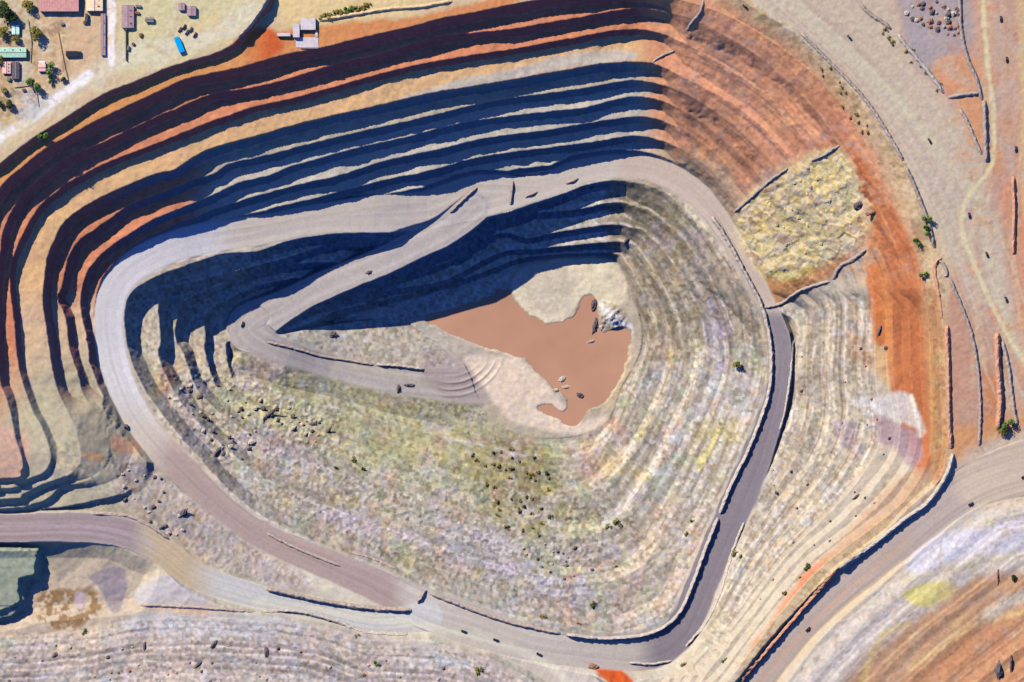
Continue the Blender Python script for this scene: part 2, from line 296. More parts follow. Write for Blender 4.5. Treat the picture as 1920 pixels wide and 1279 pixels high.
#TUNE-COLOURS
# plateau east of the pit
zone([(1300,-200),(1500,60),(1700,300),(1780,480),(1800,860),(1700,1000),(2200,1000),(2200,-200)], (208,164,128), 20, 10)
zone([(1840,-200),(1910,-200),(2200,-200),(2200,860),(1880,830),(1850,500),(1860,300)], (204,160,124), 25, 14)
zone([(1830,340),(1960,330),(1960,640),(1880,560),(1830,460)], (206,150,114), 20, 14)
zone([(1790,500),(1840,640),(1850,860),(1780,860),(1770,620)], (194,150,120), 12, 8)
zone([(1840,640),(1870,640),(1880,840),(1840,850)], (200,134,90), 8, 4)
zone([(1650,-200),(1800,-200),(1830,170),(1780,190),(1690,80)], (172,158,150), 15, 8)
zone([(1740,130),(1830,110),(1845,300),(1790,200)], (212,155,112), 10, 8)
zone([(1350,-200),(1640,-200),(1690,80),(1780,195),(1850,320),(1900,560),(1860,640),(1800,520),(1740,400),(1660,240),(1560,120),(1420,20)], (200,180,150), 14, 6)
rt = random.Random(5)
NER = np.array([(1400,-80),(1500,10),(1580,80),(1660,165),(1730,265),(1790,380),(1840,500),(1890,640),(1930,740)], float)
for k in range(20):
    o_ = rt.uniform(-48, 48); q = NER.copy(); q[:, 0] += o_ + rt.uniform(-12, 12) * np.linspace(-1, 1, len(q)); q[:, 1] -= o_ * .55
    stroke(q, rt.choice([(212,200,170), (206,192,160), (182,162,138), (188,170,150), (200,176,150)]), rt.uniform(2, 5), 3, rt.uniform(.4, .8), 2, 400 + k)
for k in range(14):
    x = rt.uniform(1845, 1925); q = [(x + rt.uniform(-8, 8), -80), (x + rt.uniform(-6, 6), 150), (x + rt.uniform(-10, 10), 300), (x + rt.uniform(-60, 10), 450), (x + rt.uniform(-40, 30), 700)]
    stroke(q, rt.choice([(214,194,152), (216,184,140), (186,160,140), (190,150,120)]), rt.uniform(3, 7), 4, rt.uniform(.4, .75), 3, 430 + k)
stroke([(1420,-60),(1540,60),(1680,190),(1760,290),(1830,380),(1850,480),(1885,620),(1920,680)], (206,196,158), 18, 10, .7)
stroke([(1835,-60),(1846,100),(1858,200),(1855,310),(1810,370),(1800,430),(1825,500),(1870,600),(1925,690)], (214,198,148), 8, 4, .9)
stroke([(1905,-60),(1915,200),(1920,420)], (214,188,130), 10, 6, .7)
stroke([(1870,-60),(1872,200),(1890,330)], (190,172,150), 22, 8, .5)
zone([(1790,860),(1920,840),(2200,830),(2200,960),(1900,960),(1760,990)], (202,180,150), 15, 8)
zone([(1790,800),(1990,780),(1990,850),(1800,870)], (206,150,100), 14, 10)
# plateau north-west
zone([(-200,-200),(210,-200),(200,110),(120,160),(0,240),(-200,300)], (214,182,138), 20, 10)
zone([(220,-200),(520,-200),(500,40),(430,80),(240,140),(222,110)], (214,202,150), 14, 8)
stroke([(-160,330),(0,262),(60,222),(120,180),(180,140),(230,112),(300,96),(420,60),(480,20)], (222,212,178), 34, 10, .7)
stroke([(-60,290),(0,262),(60,222),(130,172),(170,142)], (246,238,224), 17, 4)
stroke([(212,-60),(212,40),(211,118)], (246,236,222), 14, 3)
zone([(30,165),(85,185),(70,225),(35,225)], (205,200,185), 6, 4)
zone([(0,0),(70,0),(70,90),(40,210),(0,230)], (190,160,110), 15, 10, .6)
zone([(520,-100),(820,-100),(800,20),(600,70),(540,60)], (226,200,140), 16, 8)
zone([(440,75),(530,60),(640,45),(800,30),(960,-10),(960,12),(800,46),(600,92),(480,122),(452,128)], (214,142,86), 6, 5)
zone([(455,70),(510,55),(530,90),(500,115),(455,126)], (205,98,50), 8, 5)
# outer benches of the north, west and east walls
pit = sstep(-2, 3, SDC[1])
lay(np.where(SDC[0] > 0, 1, 0) * sstep(520, 440, UU) * sstep(1000, 850, VV), (214,150,90), 1.0)
lay(pit, (214,140,98))
north = sstep(1215, 1120, UU - 0.15 * VV)
lay(sstep(2, 8, SDC[3]) * pit, (218,176,124))
lay(sstep(0, 4, SDC[4]), (196,182,152))
lay(sstep(0, 3, SDC[5]) * sstep(180, 320, UU + 0.3 * (VV - 400)), (200,190,165))
zone([(740,190),(860,150),(960,130),(1080,100),(1180,95),(1190,112),(1080,126),(960,150),(860,168)], (198,186,164), 5, 4)
# west wall orange to green beige going south
wst = sstep(420, 330, UU)
lay(wst * sstep(0, 3, SDC[4]), (214,140,100))
lay(wst * sstep(380, 470, VV) * sstep(520, 600, VV) * sstep(0, 3, SDC[3]), (214,180,140))
lay(sstep(320, 260, UU) * sstep(640, 800, VV + 0.5 * UU + 20 * noise(40, 90, 2)) * sstep(0, 3, SDC[1]), (188,176,142))
lay(sstep(30, 90, -UU + 60) * sstep(640, 700, VV) * sstep(850, 780, VV), (216,140,84), .8)
zone([(-200,800),(20,800),(60,850),(50,890),(0,905),(-200,905)], (204,166,138), 10, 8)
zone([(210,815),(270,830),(250,850),(215,845)], (214,160,120), 8, 6, .8)
zone([(160,850),(195,855),(195,870),(165,868)], (216,160,105), 6, 6, .8)
zone([(60,860),(200,870),(330,1000),(420,1080),(330,1020),(190,950),(100,930)], (182,170,142), 14, 10)
zone([(220,860),(320,880),(450,1000),(600,1110),(480,1095),(400,1050),(310,985),(230,940)], (178,164,148), 14, 10)
lay(sstep(-1, 3, SDC[0]) * sstep(3, -1, SDC[4]) * FACE * sstep(1260, 1190, UU) * sstep(860, 640, VV + .8 * UU * (UU < 150)), (190,104,98), .85)  # red laterite pushed towards purple so the upper faces' shade turns maroon
lay(sstep(-1, 3, SDC[4]) * FACE * sstep(420, 250, UU) * sstep(860, 640, VV) * (ring_sd < 0), (184,108,98), .8 * (1 - nose))  # same maroon shade tint on the west wall faces
shade_tint = FACE * sstep(1240, 1150, UU) * sstep(700, 560, VV + .1 * UU) * np.maximum((ring_sd < 0) * sstep(0, 4, SDC[4]) * sstep(150, 330, UU), ring_sd > 0)
lay(shade_tint, (104,130,144), .85)  # slate blue painted on the north faces to turn their shade navy
# north-east and east wall
zone([(1210,-40),(1345,10),(1440,60),(1560,170),(1640,290),(1690,400),(1720,500),(1690,500),(1610,440),(1560,290),(1440,330),(1380,400),(1320,330),(1230,270),(1215,150)], (220,154,112), 30, 10)
zone([(1215,-40),(1345,5),(1400,60),(1360,110),(1230,60)], (222,158,114), 24, 10)
zone([(1440,90),(1560,190),(1610,300),(1590,300),(1500,190)], (200,138,100), 14, 12)
for k in (3, 4, 5, 6, 7, 8):
    m = sstep(0, 3, SDC[k]) * sstep(16, 8, SDC[k]) * sstep(1215, 1250, UU) * sstep(1640, 1500, UU + 0.3 * VV)
    lay(m, (150,118,100) if k < 7 else (140,124,104), .3)
zone([(1240,280),(1300,290),(1350,340),(1340,380),(1290,330)], (158,146,116), 10, 8, .8)
zone([(1300,300),(1380,330),(1400,460),(1430,560),(1400,500),(1340,400)], (186,160,128), 10, 8)
zone([(1395,480),(1470,520),(1560,480),(1600,480),(1500,555),(1435,575)], (198,142,92), 10, 8)
GOLD = COLR.copy()
zone([(1378,396),(1480,312),(1572,276),(1610,340),(1640,380),(1610,420),(1560,470),(1480,505),(1420,520),(1395,470)], (204,186,130), 7, 8)
zone([(1400,490),(1470,510),(1540,495),(1500,520),(1420,520)], (208,190,96), 7, 6, .8)
zone([(1470,360),(1540,330),(1590,350),(1560,420),(1500,420)], (206,192,150), 16, 12, .7)
zone([(1590,270),(1640,340),(1690,430),(1725,540),(1745,700),(1750,860),(1720,900),(1672,860),(1672,700),(1640,560),(1625,430)], (196,118,72), 10, 9)
zone([(1628,480),(1664,540),(1668,640),(1640,640),(1626,560)], (208,126,72), 5, 3)
stroke([(1640,440),(1655,520),(1664,600),(1672,700)], (214,140,84), 14, 4, .8, 1)
zone([(1725,540),(1760,560),(1768,700),(1772,860),(1745,900),(1735,700)], (196,142,96), 8, 5)
stroke([(1742,640),(1746,760),(1748,860)], (216,160,90), 8, 4, .8)
zone([(1500,600),(1560,560),(1600,530),(1630,600),(1640,700),(1672,740),(1710,860),(1700,930),(1600,1010),(1500,1080),(1400,1230),(1340,1320),(1200,1320),(1290,1220),(1370,1060),(1440,900),(1480,780),(1490,640)], (206,190,160), 9, 7)
zone([(1700,880),(1740,900),(1690,960),(1600,1020),(1540,1060),(1580,1000)], (196,160,124), 10, 8, .8)
zone([(1590,560),(1632,620),(1640,690),(1600,690)], (204,150,110), 10, 10, .7)
for k in (4, 5, 6, 7, 8, 9):
    m = sstep(0, 3, SDC[k]) * sstep(15, 9, SDC[k]) * sstep(1450, 1480, UU + 0.35 * np.maximum(VV - 800, 0)) * sstep(540, 600, VV) * sstep(980, 880, SDC[0] * 0 + VV * 0.5 + 400)
    lay(m * (0.6 + 0.4 * noise(50, 100 + k)), (166,146,124), .7)
zone([(1605,745),(1700,738),(1718,790),(1725,820),(1690,790),(1640,790)], (222,214,200), 6, 20, .8)
stroke([(1708,740),(1718,790),(1724,820)], (240,232,205), 7, 3)
zone([(1570,790),(1612,795),(1612,835),(1575,835)], (178,152,152), 5, 12, .8)
zone([(1632,790),(1670,788),(1712,815),(1728,860),(1700,880),(1668,845),(1640,835)], (174,146,150), 6, 20, .75)
lay(sstep(-2, 6, ring_sd) * sstep(560, 420, UU), (196,182,156), .9)
# interior lit slopes
zone([(440,700),(600,690),(880,720),(1130,800),(1200,660),(1440,640),(1440,760),(1340,1020),(1260,1170),(1100,1195),(880,1140),(640,1040),(470,950),(380,860),(270,760),(260,690)], (180,170,150), 14, 8)
zone([(1150,335),(1270,360),(1400,540),(1445,640),(1200,660),(1180,540),(1140,480)], (166,152,128), 12, 10)
zone([(1170,340),(1260,380),(1300,480),(1250,520),(1190,440)], (158,144,112), 18, 14, .8)
zone([(1210,580),(1290,590),(1330,640),(1260,690),(1210,660)], (172,156,128), 16, 14, .9)
zone([(1320,560),(1370,580),(1365,700),(1335,680)], (190,174,182), 10, 8, .8)
zone([(1225,870),(1300,760),(1350,700),(1360,720),(1290,830),(1240,900)], (206,206,196), 7, 5, .9)
zone([(1305,880),(1340,815),(1362,800),(1335,860),(1312,885)], (222,204,112), 4, 8, .85)
zone([(1345,830),(1362,802),(1368,805),(1350,835)], (228,224,208), 4, 3, .9)
for t0, c in ((.12, (150,136,112)), (.3, (156,142,120)), (.42, (202,192,172)), (.6, (158,142,122)), (.82, (164,148,126))):
    p = lerp_pairs(t0)[1:8]; stroke(p, c, 7, 3, .75, 4, 130 + int(t0 * 100))
for t0, c in ((.2, (206,196,174)), (.52, (204,194,176)), (.72, (198,182,158))):
    p = lerp_pairs(t0)[3:8]; stroke(p, c, 11, 4, .7, 4, 150 + int(t0 * 100))
zone([(1110,800),(1160,780),(1180,830),(1130,900),(1090,880)], (198,164,138), 12, 10, .7)
zone([(540,700),(760,720),(900,760),(1040,830),(1050,880),(900,860),(720,880),(560,820),(430,760),(440,700)], (190,182,140), 16, 12)
zone([(640,780),(880,760),(1060,840),(1040,930),(900,940),(760,900)], (180,178,138), 22, 16, .8)
zone([(870,830),(1000,830),(1060,900),(1040,1000),(960,1010),(900,940)], (160,152,104), 22, 16, .75)
zone([(930,840),(1030,850),(1040,980),(960,960)], (140,124,86), 18, 20, .5)
zone([(470,780),(620,880),(560,900),(450,850)], (188,176,174), 16, 12, .7)
zone([(600,960),(700,970),(800,1000),(720,1010),(630,1000)], (202,182,184), 10, 14, .7)
zone([(760,960),(960,1000),(1000,1080),(850,1060)], (186,176,180), 18, 14, .7)
zone([(980,1040),(1090,1060),(1100,1130),(1010,1120)], (194,188,186), 18, 14, .7)
zone([(1150,1000),(1290,940),(1330,1000),(1280,1130),(1150,1180)], (192,174,152), 16, 10, .8)
zone([(300,690),(330,690),(320,730),(290,740)], (198,150,120), 8, 6, .8)
# south side
zone([(-200,1180),(260,1155),(560,1160),(760,1200),(940,1240),(1000,1300),(1000,1500),(-200,1500)], (188,174,158), 12, 8)
zone([(250,1145),(560,1160),(520,1195),(260,1190)], (190,186,178), 10, 8, .8)
zone([(40,1180),(200,1165),(250,1190),(120,1230),(0,1235)], (206,190,164), 12, 10, .8)
zone([(0,1185),(60,1180),(30,1215),(0,1215)], (184,184,150), 8, 6, .8)
for i, c in enumerate(((206,190,172), (172,152,138), (204,188,178), (170,150,140))):
    stroke([(200, 1215 + 15 * i), (420, 1208 + 15 * i), (560, 1205 + 17 * i), (760, 1235 + 16 * i)], c, 5, 3, .55, 5, 200 + i)
zone([(1110,1245),(1140,1242),(1172,1262),(1190,1282),(1160,1290),(1125,1268)], (204,90,34), 4, 4)
zone([(1150,1248),(1200,1246),(1215,1256),(1170,1258)], (196,128,92), 4, 4, .8)
# south-west pad
zone([(-200,1020),(250,1040),(310,1070),(270,1125),(250,1155),(80,1200),(-200,1200)], (200,180,150), 10, 8)
zone([(-200,1018),(80,1022),(80,1088),(54,1092),(54,1125),(0,1168),(-200,1170)], (160,166,138), 4, 5)
zone([(100,1030),(180,1025),(150,1060),(110,1085)], (160,150,130), 8, 8, .8)
lay(poly_mask([(80,1105),(130,1098),(185,1112),(192,1148),(150,1178),(75,1165)], 8, 14, 70) * sstep(-.25, .1, noise(12, 96, 3)), (146,112,70), .9)
zone([(165,1085),(205,1068),(238,1078),(232,1140),(210,1142),(190,1110)], (164,150,144), 3, 10)
zone([(140,1108),(160,1112),(158,1140),(142,1135)], (196,176,170), 5, 5)
zone([(240,1050),(300,1055),(318,1075),(280,1110),(245,1120)], (214,194,158), 7, 7, .9)
zone([(270,1095),(330,1080),(400,1130),(260,1135)], (188,182,176), 8, 6, .9)
# south-east slope above the road
zone([(1450,1300),(1560,1170),(1700,1050),(1840,930),(2200,910),(2200,1500),(1400,1500)], (200,188,166), 14, 8)
zone([(1480,1300),(1580,1210),(1700,1110),(1860,1060),(2200,1050),(2200,1130),(1850,1120),(1720,1170),(1600,1260),(1570,1320)], (196,184,170), 12, 8)
zone([(1720,1020),(1830,985),(2000,970),(2000,1030),(1840,1040),(1700,1075)], (204,200,204), 10, 10, .8)
zone([(1700,1110),(1760,1085),(1790,1110),(1740,1135),(1700,1130)], (204,192,110), 5, 16, .85)
zone([(1560,1320),(1620,1230),(1720,1160),(1800,1100),(1880,1075),(2200,1080),(2200,1500),(1560,1500)], (182,142,108), 14, 12)
stroke([(1600,1320),(1625,1240),(1650,1190),(1700,1165)], (210,184,116), 10, 6, .75)
stroke([(1700,1250),(1760,1210),(1830,1165),(1900,1150),(1960,1130)], (212,182,124), 11, 7, .75)
stroke([(1850,1150),(1900,1120),(1960,1100)], (210,196,170), 22, 8, .8)
zone([(1820,1180),(2000,1150),(2000,1300),(1700,1300)], (186,130,90), 16, 12, .7)
# roads
def roadlay(P, c, wmul=1.0, feather=4, amt=1.0, closed=False):
    D, vals = seg_dist(P, closed, CUU, CVV, P[:, 2:4])
    lay(sstep(feather, -feather, sample(D - vals[1] / 2 * wmul, RU, RV)), c, amt)
ringm = lambda: sstep(3, -3, sample(seg_dist(ringP, True, CUU, CVV, ringP[:, 3:4])[0] * 1.0, UU, VV))
Dr, vr = seg_dist(ringP, True, CUU, CVV, ringP[:, 3:4]); dring = sample(Dr - vr[0] / 2, RU, RV)
onring = sstep(3, -4, dring)
lay(onring, (198,186,168))
lay(onring * sstep(460, 380, UU) * sstep(820, 720, VV), (206,202,196))
lay(onring * sstep(260, 330, UU) * sstep(790, 860, VV) * sstep(780, 720, UU), (172,150,138))
lay(onring * sstep(1180, 1240, UU + 0 * VV) * sstep(570, 600, VV), (142,132,132))
lay(onring * sstep(1150, 1180, UU) * sstep(590, 540, VV), (194,176,156))
roadlay(swP, (206,202,188)); 
m = sstep(4, -4, sample(seg_dist(swP, False, CUU, CVV)[0] - 27, RU, RV))
lay(m * sstep(330, 240, UU), (168,148,140)); lay(m * sstep(240, 300, UU) * sstep(420, 340, UU), (202,180,140))
roadlay(soP, (200,188,168)); roadlay(rampP, (186,176,164)); roadlay(seP[seP[:, 0] < 1850], (186,168,150), .95, 8); zone([(1800,850),(1990,800),(2100,900),(1900,950),(1800,940)], (202,182,154), 16, 10)
stroke([(1420,1279),(1500,1190),(1600,1095),(1700,1010)], (204,164,130), 8, 6, .7)
stroke([(0,985),(150,985),(240,1000),(300,1035)], (190,172,164), 6, 4, .6); stroke([(0,1000),(150,998),(240,1015)], (186,168,160), 5, 3, .6)
stroke([(480,1128),(620,1148),(760,1168),(880,1190),(1000,1230),(1080,1290)], (222,216,186), 14, 6, .7)
stroke([(795,378),(700,402),(560,425),(420,452)], (184,174,168), 8, 6, .5)
# pit floor
lay(sstep(-2, 6, sdFl), (190,176,150))
zone([(760,600),(830,620),(900,655),(930,720),(900,760),(800,730),(640,690),(600,640),(700,610)], (190,180,160), 10, 8)
zone([(800,660),(880,670),(915,720),(900,760),(840,750),(790,710)], (176,160,150), 10, 8, .9)
zone([(962,520),(1000,494),(1060,483),(1130,483),(1165,508),(1178,540),(1168,572),(1120,560),(1092,560),(1060,604),(1030,610),(985,590),(962,550)], (226,212,176), 4, 4)
zone([(968,535),(1000,505),(1060,500),(1080,550),(1060,590),(1000,580)], (206,192,166), 10, 8, .8)
zone([(1120,560),(1160,590),(1188,612),(1180,625),(1140,600)], (224,218,206), 5, 4)
zone([(872,668),(960,668),(1002,695),(1042,738),(1062,765),(1070,798),(1110,786),(1142,775),(1138,795),(1080,815),(1000,802),(950,782),(915,742),(890,705)], (228,208,180), 6, 5)
zone([(1160,660),(1190,650),(1195,690),(1150,760),(1130,770)], (212,190,150), 6, 6, .9)
lay(sstep(-3, 3, sdPond), (150,110,75))
stroke([(798,596),(840,612),(900,648),(960,665)], (226,206,180), 5, 3, .8)
stroke([(500,640),(560,655),(640,674),(700,684)], (160,146,142), 8, 4, .6)
# mottling: blotches of other rock, strata along the benches, fine rubble grain
inner = sstep(0, 20, ring_sd) * offroad * sstep(2, -6, sdFl)
def blotch(reg, c, scale, seed, thr=.12, amt=.6): lay(reg * sstep(thr, thr + .3, noise(scale, seed, 4, rough=.7)), c, amt)
slopeS = inner * poly_mask([(250,690),(480,660),(800,730),(1040,830),(1220,650),(1440,640),(1430,780),(1330,1040),(1250,1170),(1100,1190),(640,1040),(380,880)], 30)
for c, sc_, sd_, th, am in (((202,188,126), 44, 501, .1, .55), ((158,170,138), 38, 502, .1, .55), ((192,178,178), 52, 503, .12, .5), ((206,192,170), 26, 504, .1, .6), ((150,136,112), 22, 505, .14, .6), ((200,160,136), 34, 506, .2, .5), ((188,190,186), 40, 507, .22, .45), ((140,124,92), 16, 508, .24, .5)):
    blotch(slopeS, c, sc_, sd_, th, am)
innNE = inner * sstep(1130, 1190, UU) * sstep(680, 600, VV)
for c, sc_, sd_, th, am in (((182,166,120), 30, 511, .1, .5), ((170,156,152), 34, 512, .1, .6), ((190,150,112), 20, 513, .24, .5), ((132,122,100), 26, 514, .14, .55), ((196,190,176), 16, 515, .22, .5)):
    blotch(innNE, c, sc_, sd_, th, am)
neo = sstep(0, 10, SDC[1]) * (ring_sd < 0) * offroad * sstep(1215, 1300, UU) * sstep(560, 480, VV) * (1 - YP_)
for c, sc_, sd_, th, am in (((196,148,124), 40, 521, .1, .5), ((226,166,116), 30, 522, .06, .6), ((168,128,112), 12, 523, .22, .5), ((202,136,98), 26, 524, .16, .5), ((190,164,140), 24, 525, .2, .45)):
    blotch(neo, c, sc_, sd_, th, am)
for c, th, am in (((232,210,162), -.4, .8), ((220,188,106), .25, .65), ((188,170,160), .55, .8), ((172,134,98), .8, .8)):
    lay(YP_ * (.55 * c22 + .6 * c10 > th), c, am * .9)
lay(YP_ * sstep(.5, .7, e22) * sstep(0, .3, noise(20, 98, 2)), (170,136,104), .3)
eas = sstep(0, 10, SDC[4]) * (ring_sd < 0) * offroad * sstep(1440, 1480, UU + .35 * np.maximum(VV - 800, 0)) * sstep(530, 580, VV)
for c, sc_, sd_, th, am in (((214,200,172), 30, 531, .05, .6), ((176,156,136), 24, 532, .12, .55), ((204,166,132), 40, 533, .2, .45), ((192,186,180), 30, 534, .15, .5), ((152,134,118), 10, 535, .26, .5)):
    blotch(eas, c, sc_, sd_, th, am)
sw = offroad * poly_mask([(130,820),(330,890),(600,1090),(420,1080),(240,960),(100,900)], 20)
for c, sc_, sd_, th, am in (((150,146,122), 30, 541, .08, .5), ((196,184,156), 20, 542, .1, .5), ((160,146,146), 18, 543, .14, .5), ((204,160,128), 24, 544, .26, .5)): blotch(sw, c, sc_, sd_, th, am)
sth = offroad * sstep(0, 8, sdS)
for c, sc_, sd_, th, am in (((204,186,170), 28, 551, .08, .5), ((168,156,150), 24, 552, .1, .5), ((182,184,178), 40, 553, .2, .5), ((204,160,138), 18, 554, .28, .45), ((168,156,116), 14, 555, .3, .5)): blotch(sth, c, sc_, sd_, th, am)
see = offroad * sstep(0, 8, sdSE)
for c, sc_, sd_, th, am in (((166,146,128), 24, 562, .16, .45), ((208,184,124), 30, 563, .26, .35)): blotch(see, c, sc_, sd_, th, am)
cmp_ = poly_mask([(-200,-200),(130,-200),(130,40),(120,160),(20,230),(-200,260)], 16)
for c, sc_, sd_, th, am in (((120,96,70), 22, 571, .1, .55), ((150,128,70), 26, 572, .14, .5), ((222,196,160), 24, 573, .1, .5), ((170,120,100), 16, 574, .24, .5)): blotch(cmp_, c, sc_, sd_, th, am)
yrd = (SDC[0] < -6) * sstep(900, 700, UU)
for c, sc_, sd_, th, am in (((224,196,132), 40, 581, .1, .5), ((216,208,176), 50, 582, .1, .5), ((190,166,128), 20, 583, .2, .4)): blotch(yrd, c, sc_, sd_, th, am)
rimz = (SDC[0] > -8) * sstep(1280, 1400, UU) * sstep(6, -6, SDC[1])
for c, sc_, sd_, th, am in (((168,132,92), 16, 591, .05, .6), ((206,174,120), 20, 592, .1, .6), ((150,128,90), 9, 593, .2, .5)): blotch(rimz, c, sc_, sd_, th, am)
pe = (SDC[0] < 0) * sstep(1780, 1830, UU - .2 * (VV - 400) * (VV < 400)) * sstep(870, 840, VV)
for c, sc_, sd_, th, am in (((212,148,100), 44, 621, .1, .5), ((198,178,150), 36, 622, .12, .5), ((180,136,110), 20, 623, .2, .45)): blotch(pe, c, sc_, sd_, th, am)
stroke([(1835,-60),(1846,100),(1858,200),(1855,310),(1810,370),(1800,430),(1825,500),(1870,600),(1925,690)], (220,206,158), 7, 3, .8, 2)
strow = offroad * (RD < 14) * (ring_sd < 0) * sstep(1000, 1100, UU)
def strata(sd, size, seed, amp, reg, brk=60):
    r = np.random.RandomState(seed).rand(4000).astype(np.float32) * 2 - 1
    x = np.clip((sd + 4 * noise(brk, seed, 2)) / size + 2000, 0, 3998); i = x.astype(np.int32); t = x - i; t = t * t * (3 - 2 * t)
    f = (r[i] * (1 - t) + r[i + 1] * t) * (.55 + .45 * noise(brk * .7, seed + 1, 2))
    COLR[:] = COLR * (1 + amp * f * reg)[..., None]
strata(SDC[6], 4.5, 601, .46, eas); strata(SDE[2], 5, 602, .4, inner * sstep(900, 1150, UU)); strata(SDE[2], 6, 603, .14, inner * sstep(1150, 900, UU) * sstep(560, 640, VV))
strata(sdS, 4.2, 604, .55, sth, 40); strata(sdSE, 5, 605, .4, see); strata(SDC[5], 5, 606, .3, neo); strata(SDC[3], 6, 607, .14, sstep(0, 5, SDC[1]) * (ring_sd < 0) * offroad * sstep(1250, 1150, UU))
sgn = np.where(ring_sd > 0, 1, -1) * (dring + 30)
strata(sgn, 2.8, 608, .2, sstep(2, -3, dring), 120); strata(sample(seg_dist(swP, False, CUU, CVV)[0], RU, RV), 3, 609, .22, (RM == 2), 120); strata(sample(seg_dist(seP, False, CUU, CVV)[0], RU, RV), 3, 610, .22, (RM == 4), 120); strata(sample(seg_dist(rampP, False, CUU, CVV)[0], RU, RV), 3, 611, .2, (RM == 3), 120)
brk = sstep(-.35, .25, noise(30, 631, 3))                          # toe rubble and pale crest dust along the benches
for k, sd in enumerate(SDE):
    w_ = inner * brk * (sstep(1050, 1200, UU) + .6 * sstep(700, 800, VV)).clip(0, 1)
    for o_, c, a_ in ((-3, (214,204,184), .6), (7, (128,114,100), .55), (-22, (206,196,176), .4), (-15, (140,126,110), .4)):
        lay(w_ * sstep(2.6, .8, np.abs(sd - o_ - 2 * noise(14, 640 + k, 2))), c, a_)
for k, sd in enumerate(SDC[2:], 2):
    for reg, cl, cd, q_ in ((eas, (222,210,186), (138,120,106), .65), (neo, (218,172,130), (140,104,92), .45)):
        for o_, c, a_ in ((-3, cl, q_), (8, cd, q_)): lay(reg * brk * sstep(2.6, .8, np.abs(sd - o_ - 2 * noise(14, 660 + k, 2))), c, a_)
n1 = noise(46, 300, 3); n2 = noise(9, 301, 2, rough=.8); n4 = noise(28, 303, 3)
str_ = 0.28 + 0.72 * np.clip(RUB + 0.75 * inner + .6 * eas + .5 * neo + .6 * sth + .4 * see + YP_ + .7 * sw + .5 * cmp_ + .5 * rimz + 0.2 * sstep(0, 8, SDC[1]) * offroad, 0, 1)
str_ *= np.where(RM == 3, .9, np.where(RM > 0, .45, 1))
val = 1 + str_ * (0.08 * n1 + 0.08 * n2 + (0.17 + .12 * np.clip(inner + eas + sth, 0, 1)) * c6 + 0.12 * c10)
COLR *= np.clip(val, .5, 1.5)[..., None]
cc_, _e = cells(8.0, 904, .2)
hue = str_ * (0.07 * n4 + 0.075 * cc_)
COLR[..., 0] *= 1 + 0.5 * hue; COLR[..., 2] *= 1 - 1.3 * hue; COLR[..., 1] *= 1 + 0.05 * str_ * noise(34, 305, 3)
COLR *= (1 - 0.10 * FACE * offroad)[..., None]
#END-COLOURS
np.clip(COLR, 0.012, 0.9, out=COLR)

# ------------------------------------------------------------------ materials
def mat_ground(name, rough=0.95):
    m = bpy.data.materials.new(name); m.use_nodes = True; t = m.node_tree; b = t.nodes['Principled BSDF']
    b.inputs['Roughness'].default_value = rough; b.inputs['Specular IOR Level'].default_value = 0.1
    a = t.nodes.new('ShaderNodeAttribute'); a.attribute_name = 'soil'
    g = t.nodes.new('ShaderNodeNewGeometry')
    n = t.nodes.new('ShaderNodeTexNoise'); n.inputs['Scale'].default_value = 0.45; n.inputs['Detail'].default_value = 4
    t.links.new(g.outputs['Position'], n.inputs['Vector'])
    mr = t.nodes.new('ShaderNodeMapRange'); mr.inputs[1].default_value = 0.25; mr.inputs[2].default_value = 0.75; mr.inputs[3].default_value = 0.92; mr.inputs[4].default_value = 1.08
    t.links.new(n.outputs[0], mr.inputs[0])
    v = t.nodes.new('ShaderNodeVectorMath'); v.operation = 'SCALE'
    t.links.new(a.outputs['Color'], v.inputs[0]); t.links.new(mr.outputs[0], v.inputs['Scale'])
    t.links.new(v.outputs[0], b.inputs['Base Color'])
    return m
def mat(name, c, rough=0.9, var=0.2, scale=0.8, metal=0.0, c2=None):
    m = bpy.data.materials.new(name); m.use_nodes = True; t = m.node_tree; b = t.nodes['Principled BSDF']
    b.inputs['Roughness'].default_value = rough; b.inputs['Metallic'].default_value = metal; b.inputs['Specular IOR Level'].default_value = 0.2
    base = lin(c); g = t.nodes.new('ShaderNodeNewGeometry')
    n = t.nodes.new('ShaderNodeTexNoise'); n.inputs['Scale'].default_value = scale; n.inputs['Detail'].default_value = 3
    t.links.new(g.outputs['Position'], n.inputs['Vector'])
    r = t.nodes.new('ShaderNodeValToRGB'); r.color_ramp.elements[0].position = 0.3; r.color_ramp.elements[1].position = 0.7
    hi = base * (1 + var) if c2 is None else lin(c2)
    r.color_ramp.elements[0].color = (*[float(x) for x in base * (1 - var)], 1); r.color_ramp.elements[1].color = (*[float(min(x, .95)) for x in hi], 1)
    t.links.new(n.outputs[0], r.inputs[0]); t.links.new(r.outputs[0], b.inputs['Base Color'])
    return m
MG = mat_ground('soil_and_rock'); MR = mat_ground('packed_road_gravel', 0.9)
MW = mat('muddy_pond_water', (160,120,92), 0.25, .1, 0.02)
MB = {k: mat('berm_' + k, c, .95, .22, 0.5) for k, c in dict(grey=(160,148,132), pale=(178,166,144), red=(170,122,92), tan=(180,152,112), dark=(140,124,110), brown=(150,134,118)).items()}
MROCK = mat('broken_pale_rock', (160,146,126), .95, .35, 0.7); MROCKD = mat('broken_dark_rock', (84,74,72), .95, .35, 0.7)
MROCKR = mat('broken_brown_rock', (138,100,76), .95, .3, 0.7); MROCKY = mat('yellow_overburden', (184,160,104), .95, .25, 0.6)
MLEAF = [mat('leaves_' + n, c, .8, .35, 0.6, 0, c2) for n, c, c2 in (('dark', (34,48,22), (62,78,34)), ('olive', (84,82,26), (132,122,48)), ('green', (58,86,30), (104,132,52)), ('dry', (96,86,44), (140,122,66)))]
MBARK = mat('bark', (78,60,44))

